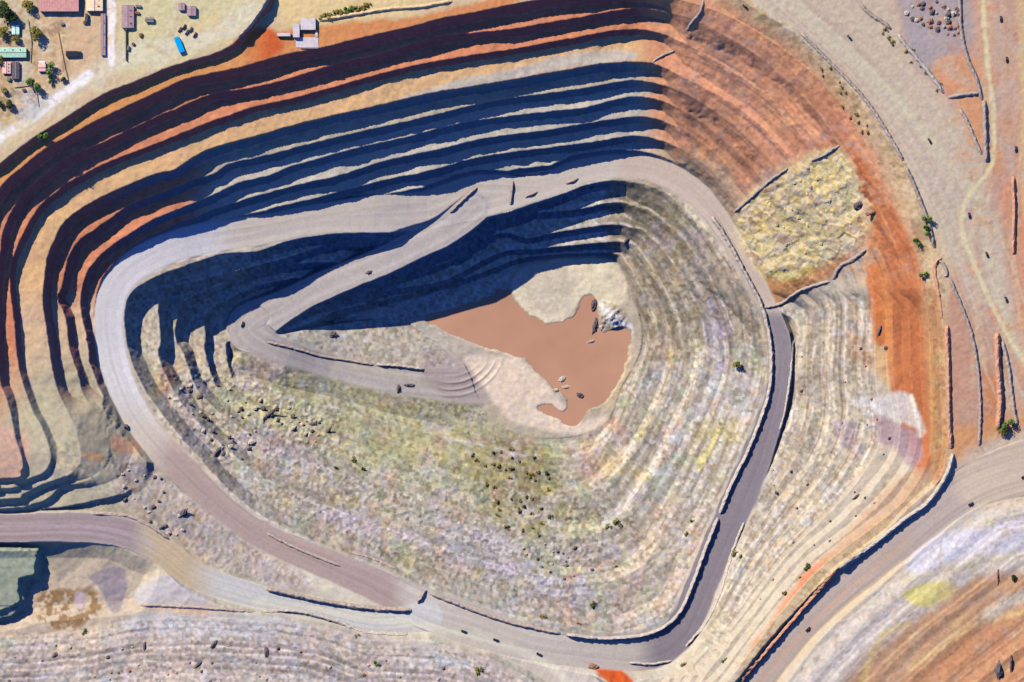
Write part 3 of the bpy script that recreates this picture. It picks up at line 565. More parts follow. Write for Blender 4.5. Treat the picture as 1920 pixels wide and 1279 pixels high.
# ------------------------------------------------------------------ terrain meshes
def stretch(a, lo, hi):
    e = np.array([4, 14, 40, 110, 320, 900, 2600, 7000, 16000], np.float32)
    return np.concatenate([lo - e[::-1], a, hi + e])
gu = stretch(u1, U0, U1); gv = stretch(v1, V0, V1); K = 9
def pad(A): return np.pad(A, ((K, K), (K, K)) + ((0, 0),) * (A.ndim - 2), mode='edge')
ZP = pad(ZF).astype(np.float32); CP = pad(COLR)
GU, GV = np.meshgrid(gu, gv)
far = np.maximum(np.maximum(U0 - GU, GU - U1), np.maximum(V0 - GV, GV - V1)); tfar = np.clip(far / 900, 0, 1)
ZP = ZP * (1 - tfar) + 0 * tfar
XP = (GU - UC) * S; YP = -(GV - VC) * S
nr, ncl = XP.shape
idx = np.arange(nr * ncl).reshape(nr, ncl)
quads = np.stack([idx[:-1, :-1], idx[1:, :-1], idx[1:, 1:], idx[:-1, 1:]], -1).reshape(-1, 4)
verts = np.stack([XP, YP, ZP], -1).reshape(-1, 3).astype(np.float32); cols = np.concatenate([CP.reshape(-1, 3), np.ones((nr * ncl, 1), np.float32)], 1).astype(np.float32)
pitm = (SDC[1] > 0).astype(np.int8) * 10
cls = np.where(RM > 0, RM, pitm); cls = np.where(sdFl > 4, 11, cls)
clsq = pad(cls)[:-1, :-1].reshape(-1)
def sheet(name, m, q):
    used = np.unique(q); remap = np.full(nr * ncl, -1, np.int64); remap[used] = np.arange(len(used))
    q2 = remap[q].astype(np.int32); me = bpy.data.meshes.new(name)
    me.vertices.add(len(used)); me.vertices.foreach_set('co', verts[used].ravel())
    nf = len(q2); me.loops.add(nf * 4); me.polygons.add(nf)
    me.polygons.foreach_set('loop_start', np.arange(0, nf * 4, 4, dtype=np.int32)); me.polygons.foreach_set('loop_total', np.full(nf, 4, np.int32))
    me.loops.foreach_set('vertex_index', q2.ravel()); me.update(calc_edges=True)
    ca = me.color_attributes.new('soil', 'FLOAT_COLOR', 'POINT'); ca.data.foreach_set('color', cols[used].ravel())
    me.materials.append(m); o = bpy.data.objects.new(name, me); COL.objects.link(o); o['kind'] = 'structure'
    return o
sheet('ground', MG, quads[clsq == 0])
sheet('pit_terrain', MG, quads[clsq == 10])
sheet('pit_floor', MG, quads[clsq == 11])
sheet('haul_road', MR, quads[clsq == 1])
sheet('access_road', MR, quads[clsq == 2])
sheet('ramp_road', MR, quads[clsq == 3])
sheet('rim_road', MR, quads[clsq == 4])

def obj(name, vs, fs, m, parent=None, smoothf=False):
    me = bpy.data.meshes.new(name); me.from_pydata([tuple(map(float, v)) for v in vs], [], fs); me.update()
    if smoothf:
        for p in me.polygons: p.use_smooth = True
    for x in (m if isinstance(m, (list, tuple)) else [m]): me.materials.append(x)
    o = bpy.data.objects.new(name, me); COL.objects.link(o)
    if parent is not None: o.parent = parent
    return o
def tag(o, label, cat, group=None):
    o['label'] = label; o['category'] = cat
    if group: o['group'] = group
    return o
def empty(name, u, v, z, rz, label, cat, group=None):
    o = bpy.data.objects.new(name, None); COL.objects.link(o); o.location = (wx(u), wy(v), z); o.rotation_euler = (0, 0, rz)
    return tag(o, label, cat, group)
pw = smooth(POND)[:, :2]
c0 = pw - pw.mean(0); nn = c0 / np.maximum(np.linalg.norm(c0, axis=1, keepdims=True), 1e-6)
wp = [(760,580),(960,500),(1215,560),(1215,700),(1120,820),(980,820),(780,640)]
wo = obj('pond_water', [(wx(a), wy(b), WATER_Z) for a, b in wp], [list(range(len(wp)))[::-1]], MW); wo['kind'] = 'structure'
#OBJECTS
# ------------------------------------------------------------------ things
def resample(pts, step):
    P = smooth(pts, False, 4); out = [P[0]]; acc = 0
    for a, b in zip(P[:-1], P[1:]):
        L = np.hypot(*(b - a)); t = step - acc
        while t <= L and L > 0:
            out.append(a + (b - a) * t / L); t += step
        acc = (acc + L) % step
    return np.array(out)
def berm(pts, h, wd, m, label, cat='earth berm', name='earth_berm', group='earth berms along roads and rims'):
    P = resample(pts, 5.0); n = len(P); h *= .85 if m in ('dark', 'red') else .95; vs = []; fs = []
    T = np.gradient(P, axis=0); T /= np.maximum(np.linalg.norm(T, axis=1, keepdims=True), 1e-6); N = np.stack([-T[:, 1], T[:, 0]], 1)
    prof = [(-.5, -.35), (-.3, .55), (-.08, 1.0), (.1, .95), (.32, .5), (.5, -.35)]
    for i in range(n):
        e = min(1.0, (i + .6) / 2.0, (n - .4 - i) / 2.0); hh = h * e * random.uniform(.86, 1.1); ww = wd / S * random.uniform(.9, 1.08) * (0.5 + .5 * e)
        off = random.uniform(-.6, .6)
        for a, b in prof:
            u, v = P[i] + N[i] * (a * ww + off); vs.append((wx(u), wy(v), H(u, v) + b * hh * random.uniform(.9, 1.1) + (0 if b > 0 else -.5)))
        if i:
            for k in range(5): q = (i - 1) * 6 + k; fs.append((q, q + 1, q + 7, q + 6))
    fs += [tuple(range(6)), tuple(range((n - 1) * 6, n * 6))[::-1]]
    return tag(obj(name, vs, fs, MB[m]), label, cat, group)
for a in [
 ([(1335,405),(1360,440),(1395,505),(1424,560),(1438,600),(1447,650),(1446,720),(1432,775),(1402,850),(1372,910),(1350,965)], 4.2, 5.5, 'grey', 'long earth berm edging the pit side of the dark eastern haul road, upper half'),
 ([(1347,972),(1322,1035),(1300,1095),(1275,1150),(1240,1180),(1200,1193),(1130,1198),(1060,1190)], 4.8, 5.6, 'grey', 'tall pale berm edging the pit side of the dark road round its southern bend'),
 ([(1050,1188),(960,1168),(890,1145),(805,1112)], 2.6, 5, 'brown', 'low brown berm along the pit edge south of the pond, left of the bend'),
 ([(1772,610),(1775,700),(1776,780),(1780,840)], 4.4, 6.5, 'red', 'straight reddish berm along the eastern rim above the orange benches'),
 ([(1783,850),(1772,890),(1738,940),(1692,974),(1640,1016),(1572,1066)], 5.2, 6, 'grey', 'tall curved berm at the south-east rim where the road leaves the flat'),
 ([(1566,1070),(1518,1124),(1458,1193),(1400,1262),(1376,1295)], 5.2, 6, 'red', 'tall red berm between the cream benches and the road running off the bottom edge'),
 ([(1500,65),(1545,110),(1590,155),(1625,195),(1658,245),(1692,305)], 2.6, 4.5, 'brown', 'thin brown berm along the inner edge of the broad pale road at the north-east'),
 ([(1696,315),(1712,350),(1726,385),(1740,425),(1750,470)], 3.2, 5, 'dark', 'dark berm on the eastern rim beside four green trees'),
 ([(1763,485),(1752,492),(1750,515),(1756,550),(1762,600)], 2.6, 4.5, 'red', 'hooked maroon berm on the eastern rim above the rim road fork'),
 ([(1757,487),(1768,500),(1772,516),(1762,520)], 2.2, 4, 'brown', 'short curled berm closing a small loop on the eastern rim'),
 ([(1778,524),(1800,575),(1818,625),(1830,690),(1835,770),(1832,838)], 2.8, 4.5, 'dark', 'long dark berm between two bare strips east of the rim'),
 ([(1866,625),(1868,690),(1872,750),(1868,805)], 6.0, 8, 'red', 'high narrow bank with a broad dark shadow left of the tracks at the right edge'),
 ([(1876,640),(1888,690),(1896,760),(1904,800)], 2.8, 5, 'brown', 'slanting berm at the right edge ending by a green tree clump'),
 ([(1896,332),(1898,400),(1896,478)], 4.0, 5, 'red', 'straight free-standing bank on orange ground near the right edge'),
 ([(1797,-10),(1798,50),(1806,95),(1814,120),(1828,150),(1838,190)], 2.8, 5, 'dark', 'dark berm along the left side of the north-south track at top right'),
 ([(1842,190),(1844,250),(1846,308)], 4.4, 6, 'dark', 'thick straight berm ending in a point above the track junction'),
 ([(1775,185),(1800,180),(1836,176)], 3, 5, 'dark', 'short cross berm joining two long berms at top right'),
 ([(1796,205),(1815,240),(1838,295)], 2.2, 4.5, 'brown', 'low broken berm on the left side of the small orange triangle'),
 ([(1610,10),(1628,28),(1652,44),(1672,60)], 2.6, 5, 'dark', 'broken dark berm at the top edge right of the pale road'),
 ([(1680,66),(1706,100),(1736,135),(1768,178)], 2.8, 5, 'grey', 'greyish scrubby berm along the right side of the broad pale road'),
 ([(843,398),(868,374),(895,350)], 3.0, 4, 'dark', 'short dark berm lying across the grey junction north of the pond'),
 ([(985,369),(1012,356)], 2.4, 4, 'dark', 'small dark berm on the northern haul road, left of its twin'),
 ([(1062,344),(1086,333)], 2.4, 4, 'dark', 'small dark berm on the northern haul road, near its outer bend'),
 ([(962,338),(957,384)], 3.4, 4, 'dark', 'short upright berm across the road where the two northern roads meet'),
 ([(1376,398),(1400,378),(1440,342),(1480,314)], 2.8, 4, 'dark', 'dark broken bank on the upper left edge of the yellow rubble patch'),
 ([(1520,302),(1550,288),(1574,272)], 3.0, 4, 'dark', 'short dark bank on the upper edge of the yellow rubble patch'),
 ([(1432,577),(1468,568),(1502,545),(1560,526)], 2.4, 4.5, 'brown', 'brown bank below the yellow rubble at the top of the cream benches'),
 ([(1562,524),(1575,500),(1600,486),(1625,466)], 3.0, 5, 'dark', 'dark ragged bank running up from the cream benches to the orange wall'),
 ([(1490,638),(1487,680),(1474,770),(1462,810)], 1.8, 4, 'grey', 'low grey berm on the outer edge of the dark eastern road, upper stretch'),
 ([(1396,980),(1372,1040),(1350,1110),(1325,1165),(1285,1215)], 1.8, 4, 'grey', 'low grey berm on the outer edge of the dark eastern road, lower stretch'),
 ([(498,642),(545,652),(600,668),(650,676),(700,684)], 2.0, 4, 'brown', 'low brown berm along the edge of the lower ramp inside its hairpin'),
 ([(704,684),(740,686),(795,693)], 3.4, 4.5, 'grey', 'short grey berm casting a dark line at the foot of the lower ramp'),
 ([(500,1104),(560,1118),(620,1130),(700,1141),(772,1145)], 4.0, 6, 'brown', 'pointed brown berm between the two southern roads, ending at their junction'),
 ([(262,1134),(360,1138),(440,1143),(480,1145)], 1.8, 4, 'brown', 'thin straight berm on the south edge of the pale road at lower left'),
 ([(490,1145),(560,1147),(620,1162),(690,1184),(765,1188)], 2.2, 4.5, 'grey', 'thin curving berm on the south edge of the pale road near the junction'),
 ([(783,1131),(800,1104)], 4.4, 4.5, 'dark', 'stubby black berm standing across the southern road junction'),
 ([(175,962),(235,966),(280,984),(320,1012)], 2.0, 4.5, 'brown', 'brown berm on the north side of the road at the left edge'),
 ([(500,1000),(560,1030),(640,1062)], 1.8, 4, 'brown', 'low berm on the outer edge of the brown road south-west of the pond'),
 ([(660,1035),(700,1046),(745,1066)], 2.2, 4.5, 'brown', 'low berm on the pit edge of the brown road south-west of the pond'),
 ([(505,-5),(488,25),(472,48),(448,72)], 3.0, 4.5, 'brown', 'dark diagonal berm from the top edge down to the orange cut'),
 ([(600,40),(660,30),(720,20),(790,14),(850,4)], 2.6, 5, 'tan', 'scrubby tan berm above the northern pit rim'),
 ([(1180,1243),(1220,1246),(1260,1240)], 2.0, 4, 'grey', 'small grey berm on the outer bend of the dark southern road'),
 ([(1318,2),(1312,25),(1295,45),(1285,62)], 2.4, 3.5, 'dark', 'ragged dark bank crossing the top of the north-eastern wall'),
 ([(1264,96),(1240,105),(1222,118)], 2.2, 3.5, 'dark', 'short dark bank where the wide northern berm meets the orange wall'),
]: berm(*a)

# rock piles and boulders -------------------------------------------------
def lump_mesh(name, m, rings=5, seg=11, flat=.75, rough=.35):
    vs = [(0, 0, flat)]; fs = []
    for r in range(1, rings + 1):
        t = r / rings
        for k in range(seg):
            a = 2 * math.pi * (k + .5 * (r % 2)) / seg; rad = t * random.uniform(1 - rough, 1 + rough * .6)
            vs.append((math.cos(a) * rad, math.sin(a) * rad, flat * (1 - t ** 1.6) * random.uniform(.7, 1.15) - (.25 if r == rings else 0)))
    for k in range(seg): fs.append((0, 1 + k, 1 + (k + 1) % seg))
    for r in range(1, rings):
        for k in range(seg):
            a = 1 + (r - 1) * seg; b = 1 + r * seg; fs.append((a + k, b + k, b + (k + 1) % seg, a + (k + 1) % seg))
    me = bpy.data.meshes.new(name); me.from_pydata(vs, [], fs); me.materials.append(m); me.update(); return me
def place(name, me, u, v, sx, sy, sz, rz, label, cat, group=None):
    o = bpy.data.objects.new(name, me); COL.objects.link(o)
    o.location = (wx(u), wy(v), HW(u, v) - .1); o.scale = (sx, sy, sz); o.rotation_euler = (0, 0, rz)
    return tag(o, label, cat, group)
def pts_in(poly, n, mind=6):
    P = np.array(poly, float); lo = P.min(0); hi = P.max(0); out = []; t = 0
    while len(out) < n and t < 6000:
        t += 1; u = random.uniform(lo[0], hi[0]); v = random.uniform(lo[1], hi[1])
        if inside(P, np.array([u]), np.array([v]))[0] and all((u - a) ** 2 + (v - b) ** 2 > mind * mind for a, b in out): out.append((u, v))
    return out
BP = [lump_mesh('boulder_pale', MROCK) for _ in range(4)]; BD = [lump_mesh('boulder_dark', MROCKD) for _ in range(4)]; BR = [lump_mesh('boulder_brown', MROCKR) for _ in range(3)]; BY = [lump_mesh('heap_yellow', MROCKY, 6, 13, .55) for _ in range(4)]
def cluster(poly, n, meshes, r, name, label, cat, group, mind=6, zf=(.7, 1.2), el=1.4):
    for u, v in pts_in(poly, n, mind):
        q = random.uniform(*r); place(name, random.choice(meshes), u, v, q * random.uniform(1, el), q, q * random.uniform(*zf), random.uniform(.5, 1.1), label, cat, group)
cluster([(290,715),(400,715),(480,760),(480,870),(400,850),(330,770)], 34, BP + BD, (1.2, 2.8), 'boulder', 'boulder scattered on the pale slope below the south-western road bend', 'boulder', 'boulders on the south-western inner slope', 7, (1, 1.7))
cluster([(480,750),(560,770),(620,810),(590,830),(500,800)], 18, BP + BD, (1.4, 3), 'boulder', 'boulder on the yellowish slope left of the pond, below the hairpin', 'boulder', 'boulders on the yellowish slope', 7, (1, 1.8))
cluster([(1690,15),(1740,5),(1800,10),(1798,60),(1785,82),(1760,60),(1705,48)], 34, BP + BD + BR, (1.6, 3.4), 'rock_pile', 'small dumped rock pile in the heaped grey yard at top right', 'rock pile', 'dumped rock piles at top right', 7, (.7, 1.2), 1.2)
cluster([(1400,395),(1480,330),(1570,290),(1620,370),(1590,440),(1500,490),(1420,480)], 24, BY + BY + BP, (1.2, 2.6), 'spoil_heap', 'low spoil heap in the yellow rubble patch on the eastern wall', 'spoil heap', 'spoil heaps of the yellow rubble patch', 11, (.5, .9), 1.3)
cluster([(225,880),(330,890),(365,960),(340,1010),(280,1000),(235,950)], 22, BP + BD, (1.2, 3), 'boulder', 'boulder on the broken slope between the two south-western roads', 'boulder', 'boulders between the south-western roads', 8, (1, 1.6))
cluster([(0,1200),(500,1205),(760,1225),(930,1270),(900,1279),(0,1279)], 34, BP + BD + BR, (1, 2.2), 'boulder', 'small boulder on the mottled slope along the bottom edge', 'boulder', 'boulders along the bottom edge', 12, (.8, 1.4))
cluster([(1480,620),(1620,640),(1640,760),(1700,890),(1560,1020),(1400,1200),(1360,1180),(1440,930)], 30, BD + BR, (.9, 1.8), 'boulder', 'small dark rock lying on the cream eastern benches', 'boulder', 'rocks on the cream eastern benches', 20, (.8, 1.4))
cluster([(960,1030),(1080,1010),(1120,1080),(1040,1090)], 18, BD + BP, (1, 2.2), 'boulder', 'dark boulder at the foot of the green-brown slope south of the pond', 'boulder', 'boulders south of the pond', 8, (1, 1.5))
for u, v, sx, sy, sz, rz, mm, lab in [
 (406,848,9,2.2,3.6,.95,BD,'long dark outcrop beside the south-western road bend'),(503,778,11,2.2,3.6,.75,BD,'longest dark diagonal outcrop on the yellowish slope left of the pond'),
 (545,784,5,2,3,.9,BD,'stubby dark outcrop right of the longest diagonal one'),(582,797,5,2.4,3,.2,BD,'squat dark outcrop in the middle of the yellowish slope'),
 (612,811,6,2,3.4,.9,BD,'rightmost dark diagonal outcrop on the yellowish slope'),(470,830,5,3.4,3.6,.5,BP,'bluish blocky outcrop above the lilac patch'),
 (234,801,4,3,4.5,.3,BD,'black outcrop on the outer edge of the pale western road'),(342,965,9,3.4,5,.8,BD,'large dark outcrop on the slope above the left road'),
 (306,988,6,2,3.4,.5,BD,'thin dark outcrop just left of the large one above the left road'),(372,1246,6,2,3,.8,BD,'dark diagonal outcrop at the bottom edge, left one'),
 (402,1207,6,1.8,3,.9,BD,'dark diagonal outcrop near the bottom edge, upper one'),(500,1225,2.4,8,3.4,0,BD,'upright dark outcrop with pale streaks at the bottom edge'),
 (272,1212,1.6,6,3,0,BD,'thin upright outcrop on the slope below the south-west pad'),(104,1228,4,2.4,3,.7,BD,'dark outcrop on the slope at lower left'),
 (1176,450,5,2.2,3.6,.9,BD,'black outcrop beside the stepped shaded benches north of the pond'),(1610,384,7,4.5,5,.5,BD,'black outcrop at the right tip of the yellow rubble patch'),
 (1636,398,9,2.6,3.4,.4,BR,'brown ridge of earth right of the black outcrop'),(1648,622,2,8,2.6,-.3,BD,'hooked dark outcrop on the bright orange bench'),
 (1662,652,3.2,2.4,3,0,BD,'square dark rock on the orange bench'),(1112,1250,6,4,3,0,BR,'rounded orange earth mound at the southern road'),
 (1114,572,3.4,8,3.6,-.2,BD,'dark rock spit standing in the pond, upper part'),(1117,612,3.2,10,3.6,-.15,BD,'dark rock spit standing in the pond, middle part'),
 (1110,640,6,2,2.2,.3,BP,'pale rock heap at the tip of the pond spit'),(1130,612,4,2.4,2,.8,BP,'pale rock heap right of the pond spit'),
 (1055,712,5,3,2.4,.6,BP,'pale rock heap at the southern pond shore, upper one'),(1062,726,6,2.4,2,.2,BP,'pale rock heap at the southern pond shore, middle one'),
 (1042,733,4.5,2.4,2.4,0,BP,'pale rock heap at the southern pond shore, left one'),(1088,742,5,3,3.2,-.4,BD,'dark rock heap at the southern pond shore, right one'),
 (746,730,2.4,5,4,0,BD,'dark block of rock standing alone below the lower ramp'),(765,723,7,1.8,2.6,0,BD,'flat dark ledge of rock right of the lone block'),
 (622,628,5,4,4,0,BD,'dark block of rock at the shaded foot of the ramp hairpin'),(692,510,4,2,2.4,.3,BD,'small dark rock heap left on the lower ramp'),
 (1605,931,5,1.8,2.8,.6,BD,'dark diagonal outcrop on the lower cream benches'),(1866,1080,1.4,9,3,0,BR,'thin upright gully bank on the brown slope at lower right'),(1868,1255,5,10,7,0.1,BD,'tall dark bank standing in for a shaded gully at the bottom edge, lower right corner'),(1890,1245,1.6,12,6,0,BD,'thin dark bank standing in for a shaded gully right of the taller one'),(1457,925,3,2,2.6,-.9,BD,'small dark outcrop on the cream benches beside the dark road')]:  # the two dark corner banks stand in for shaded gullies
    place('rock_outcrop', random.choice(mm), u, v, sx, sy, sz, rz, lab, 'rock outcrop')

# trees and bushes ---------------------------------------------------------
def leaf_mesh(name, m, n, blobs, size=.5):
    vs = []; fs = []
    for i in range(n):
        bx_, by_, bz_, br = random.choice(blobs)
        d = Vector((random.gauss(0, 1), random.gauss(0, 1), random.gauss(0, .9))).normalized() * br * random.uniform(.55, 1.05) ** .6
        c = Vector((bx_, by_, bz_)) + d; nrm = (d.normalized() + Vector((random.uniform(-.7, .7), random.uniform(-.7, .7), random.uniform(-.2, .9)))).normalized()
        t = nrm.orthogonal().normalized(); b = nrm.cross(t); q = size * random.uniform(.6, 1.3); k = len(vs)
        vs += [tuple(c + t * q), tuple(c + b * q * .6), tuple(c - t * q), tuple(c - b * q * .6)]; fs.append((k, k + 1, k + 2, k + 3))
    me = bpy.data.meshes.new(name); me.from_pydata(vs, [], fs); me.materials.append(m); me.update(); return me
def tube(vs, fs, a, b, r0, r1, n=7):
    a = Vector(a); b = Vector(b); d = (b - a).normalized(); t = d.orthogonal().normalized(); s2 = d.cross(t); k = len(vs)
    for p, r in ((a, r0), (b, r1)):
        for i in range(n): an = 2 * math.pi * i / n; vs.append(tuple(p + (t * math.cos(an) + s2 * math.sin(an)) * r))
    for i in range(n): fs.append((k + i, k + (i + 1) % n, k + n + (i + 1) % n, k + n + i))
TREE = {}
for kind in range(4):
    blobs = [(random.uniform(-.5, .5), random.uniform(-.5, .5), random.uniform(.75, 1.25), random.uniform(.3, .52)) for _ in range(8)]
    cr = leaf_mesh('tree_crown', MLEAF[kind], 620, blobs, .13)
    vs, fs = [], []; tube(vs, fs, (0, 0, -.08), (.03, .02, .75), .09, .05)
    for b in blobs[:5]: tube(vs, fs, (.02, .01, .55), (b[0] * .8, b[1] * .8, b[2]), .04, .015, 5)
    tk = bpy.data.meshes.new('tree_trunk'); tk.from_pydata(vs, [], fs); tk.materials.append(MBARK); tk.update(); TREE[kind] = (cr, tk)
def tree(u, v, r, kind, label, group=None):
    o = empty('tree', u, v, H(u, v), random.uniform(0, 6.28), label, 'tree', group); q = r * S; o.scale = (q, q, q * .9)
    for nm, me in (('crown', TREE[kind][0]), ('trunk', TREE[kind][1])):
        c = bpy.data.objects.new(nm, me); COL.objects.link(c); c.parent = o
for t in [
 (12,18,22,0,'large dark tree in the top left corner'),(28,36,15,0,'dark tree just below the large one in the top left corner'),(56,14,13,1,'olive tree left of the big pinkish roof'),
 (10,62,12,1,'olive tree at the left edge above the pale green roof'),(34,76,9,1,'small olive tree under the mint roofed hut'),(70,66,15,1,'round olive tree casting a long shadow in the middle of the compound'),
 (98,131,13,2,'bright green tree right of the little white roof'),(66,160,15,2,'wide green tree south of the compound'),(97,151,8,2,'small green tree between the two larger ones'),
 (121,151,7,0,'small dark tree at the eastern edge of the compound'),(22,196,11,0,'dark green tree beside the grey triangular yard'),(4,198,8,0,'dark tree at the left edge beside the pale road'),
 (4,115,9,1,'olive tree at the left edge below the pale green roof'),(84,256,10,2,'lone green tree on the north-western pit rim'),(12,172,8,3,'brownish tree at the left edge of the compound'),
 (1735,411,10,2,'topmost green tree on the eastern rim'),(1734,433,11,2,'larger green tree just below the topmost one on the eastern rim'),(1717,455,10,2,'green tree set left of the others on the eastern rim'),
 (1729,515,9,2,'lone green tree lower down on the eastern rim'),(1886,795,13,2,'bright green tree at the foot of the berms near the right edge'),(1876,806,10,1,'olive tree leaning on the bright green one near the right edge'),
 (1384,685,9,1,'lone olive tree on the inner eastern benches'),(1895,1082,8,0,'lone dark tree on the brown slope at lower right')]: tree(*t)
BUSH = [leaf_mesh('bush_leaves', MLEAF[k], 160, [(random.uniform(-.5, .5), random.uniform(-.5, .5), random.uniform(.2, .5), random.uniform(.35, .5)) for _ in range(4)], .2) for k in (1, 2, 3, 0)]
def bush(u, v, r, label, group=None, k=None): place('bush', BUSH[k] if k is not None else random.choice(BUSH), u, v, r * S * random.uniform(.9, 1.4), r * S, r * S, random.uniform(0, 3), label, 'bush', group)
for b in [(1158,982,9,'olive bush on the slope south-east of the pond, right one of the pair',1-1),(1142,990,7,'olive bush on the slope south-east of the pond, left one of the pair',0),(1300,978,6,'green bush just left of the dark road, upper one',1),(1290,1002,6,'green bush just left of the dark road, lower one',0),(1112,1134,7,'lone olive bush low on the slope above the southern bend',0),(1157,1064,5,'dark bush in the middle of the slope south of the pond',3),(1380,1038,9,'olive bush right of the dark road, larger of two',0),(1389,1045,6,'olive bush right of the dark road, smaller of two',3),(1510,1062,8,'green bush on the lower cream benches near the rim road',1),(1283,1247,6,'small green bush below the outer road bend',0),(1357,1237,7,'green bush on the benches beside the rim berm',1),(1020,1158,8,'dry bush on the slope at the southern pit edge',2),(1085,1170,5,'olive bush on the slope just above the southern berm',0),(662,862,6,'olive bush on the long green slope',0),(628,878,6,'dark bush on the long green slope, left of the olive one',3),(678,882,6,'dark bush on the long green slope, right of the olive one',3),(670,1192,6,'olive bush on the south side of the pale road',0),(706,1243,7,'green bush near the bottom edge',1),(898,1257,8,'wide olive bush at the bottom edge',0),(158,1185,6,'green bush below the brown patch',1),(268,70,6,'dry bush on the pale yard near the dark wall',2),(1470,1110,6,'dry bush close to the red rim berm',2)]: bush(*b[:4], None, b[4])
for u in range(604, 700, 8): bush(u, 36 - (u - 604) * .28 + random.uniform(-4, 4), random.uniform(5, 8), 'low green bush in the scrub row above the northern rim', 'scrub row above the northern rim', random.choice([0, 1]))
for u, v in pts_in([(880,850),(1000,840),(1050,930),(1020,1010),(930,990)], 40, 9): bush(u, v, random.uniform(3.5, 6), 'small scrubby bush in the green-brown patch south of the pond', 'bushes in the green-brown patch', random.choice([2, 2, 0, 3]))
for u, v in pts_in([(1520,90),(1560,130),(1640,250),(1620,260),(1540,160)], 14, 8): bush(u, v, random.uniform(3, 5), 'small dry bush at the crest of the north-eastern wall', 'bushes on the north-eastern crest', 2)
for u, v in pts_in([(1655,50),(1700,85),(1770,170),(1755,175),(1690,105),(1650,65)], 14, 8): bush(u, v, random.uniform(3, 5.5), 'small olive bush beside the grey scrubby berm', 'bushes beside the scrubby berm', 0)

# buildings ------------------------------------------------------------------
def boxm(x0, x1, y0, y1, z0, z1): 
    return [(x0,y0,z0),(x1,y0,z0),(x1,y1,z0),(x0,y1,z0),(x0,y0,z1),(x1,y0,z1),(x1,y1,z1),(x0,y1,z1)], [(0,3,2,1),(4,5,6,7),(0,1,5,4),(1,2,6,5),(2,3,7,6),(3,0,4,7)]
def box(name, x0, x1, y0, y1, z0, z1, m, parent, bev=0): return obj(name, *boxm(x0, x1, y0, y1, z0, z1), m, parent)
MGLASS = mat('window_glass', (60,70,80), .2, .1); MDOOR = mat('door_paint', (110,80,60), .6)
MTIRE = mat('black_rubber', (26,26,28), .9)
RM_ = {k: mat(k + '_roof_sheet', c, .55, .14, .35) for k, c in dict(pink=(186,132,118), green=(150,182,150), mint=(170,206,188), sand=(208,180,140), brown=(146,118,116), white=(232,228,222), grey=(120,112,110), dark=(84,74,76), rose=(206,160,140)).items()}
WALLM = mat('rendered_wall', (204,188,166), .9, .1); CONC = mat('pale_concrete', (176,166,160), .9, .12, .3)
def building(u0, v0, u1_, v1_, h, roof, label, name='building', gable=.12, rz=0):
    uc, vc = (u0 + u1_) / 2, (v0 + v1_) / 2; a, b = (u1_ - u0) * S / 2, (v1_ - v0) * S / 2
    o = empty(name, uc, vc, H(uc, vc) - .05, rz, label, name.replace('_', ' '))
    box('wall', -a + .3, a - .3, -b + .3, b - .3, 0, h, WALLM, o)
    lo = a >= b; L, W = (a, b) if lo else (b, a); rise = W * gable; vs = []; fs = []; n = max(4, int(L * 1.6))
    for i in range(n + 1):                                         # folded sheets: small standing seams
        x = -L + 2 * L * i / n
        for y, z in ((-W, 0), (0, rise), (W, 0)):
            for dz in (0, .18): vs.append((x, y, h + z + dz + (.07 if i % 2 else 0)))
    for i in range(n):
        p = i * 6; q = p + 6
        fs += [(p+1,q+1,q+3,p+3),(p+3,q+3,q+5,p+5),(p,p+2,q+2,q),(p+2,p+4,q+4,q+2),(p,q,q+1,p+1),(p+4,p+5,q+5,q+4)]
    fs += [(0,1,3,2),(2,3,5,4)]; e = n * 6; fs += [(e,e+2,e+3,e+1),(e+2,e+4,e+5,e+3)]
    if not lo: vs = [(-y, x, z) for x, y, z in vs]
    rf = obj('roof', vs, fs, RM_[roof], o); zt = h + rise + .2; gw = min(.35, W * .2)
    box('ridge_cap', *((-L, L, -gw, gw) if lo else (-gw, gw, -L, L)), zt, zt + .14, RM_['grey'] if roof != 'grey' else RM_['dark'], rf)
    if L > 5:
        for t in (-.6, 0, .55): q = t * L; box('roof_vent', *((q - .5, q + .5, W * .35, W * .6) if lo else (W * .35, W * .6, q - .5, q + .5)), h + rise * .4, h + rise * .55 + .6, RM_['dark'], rf)
    box('door', -.55, .55, -b + .22, -b + .3, 0, min(2.1, h - .3), MDOOR, o)
    if h > 2.6:
        for t in (-.6, -.25, .4, .7):
            if abs(t) * a < 1.3: continue
            box('window', t * a - .6, t * a + .6, -b + .24, -b + .3, 1.0, 2.1, MGLASS, o); box('window', t * a - .6, t * a + .6, b - .3, b - .24, 1.0, 2.1, MGLASS, o)
    return o
building(78,-34,151,24,5.0,'pink','large building with a faded pink sheet roof at the top edge')
building(165,-20,196,23,4.2,'sand','sand coloured building left of the white track at the top edge')
building(231,12,254,55,3.2,'brown','brownish narrow building right of the white track')
building(3,91,53,110,3.6,'green','long low building with a pale green roof at the left edge')
building(26,49,40,67,3.0,'mint','small hut with a mint roof among olive trees','hut')
building(75,122,89,136,2.8,'rose','small pink hut beside a bright green tree','hut')
building(76,117,88,123,2.4,'white','tiny white roofed shed touching the pink hut','shed')
building(192,28,201,106,2.2,'brown','long thin made-up shed shading the left side of the white track','shed',.05)  # made-up shed; roof and shadow stand in for a strip of shade
building(275,35,291,44,2.6,'grey','small grey shed on the pale yard','shed')
building(337,8,349,22,2.6,'brown','smaller of two brown sheds on the pale yard','shed')
building(353,14,370,32,3.0,'brown','larger of two brown sheds on the pale yard','shed')
building(8,118,24,140,2.4,'rose','low rose roofed hut at the left edge of the compound','hut')
building(26,118,40,150,2.6,'dark','dark roofed shed between the hut and the wide green tree','shed')
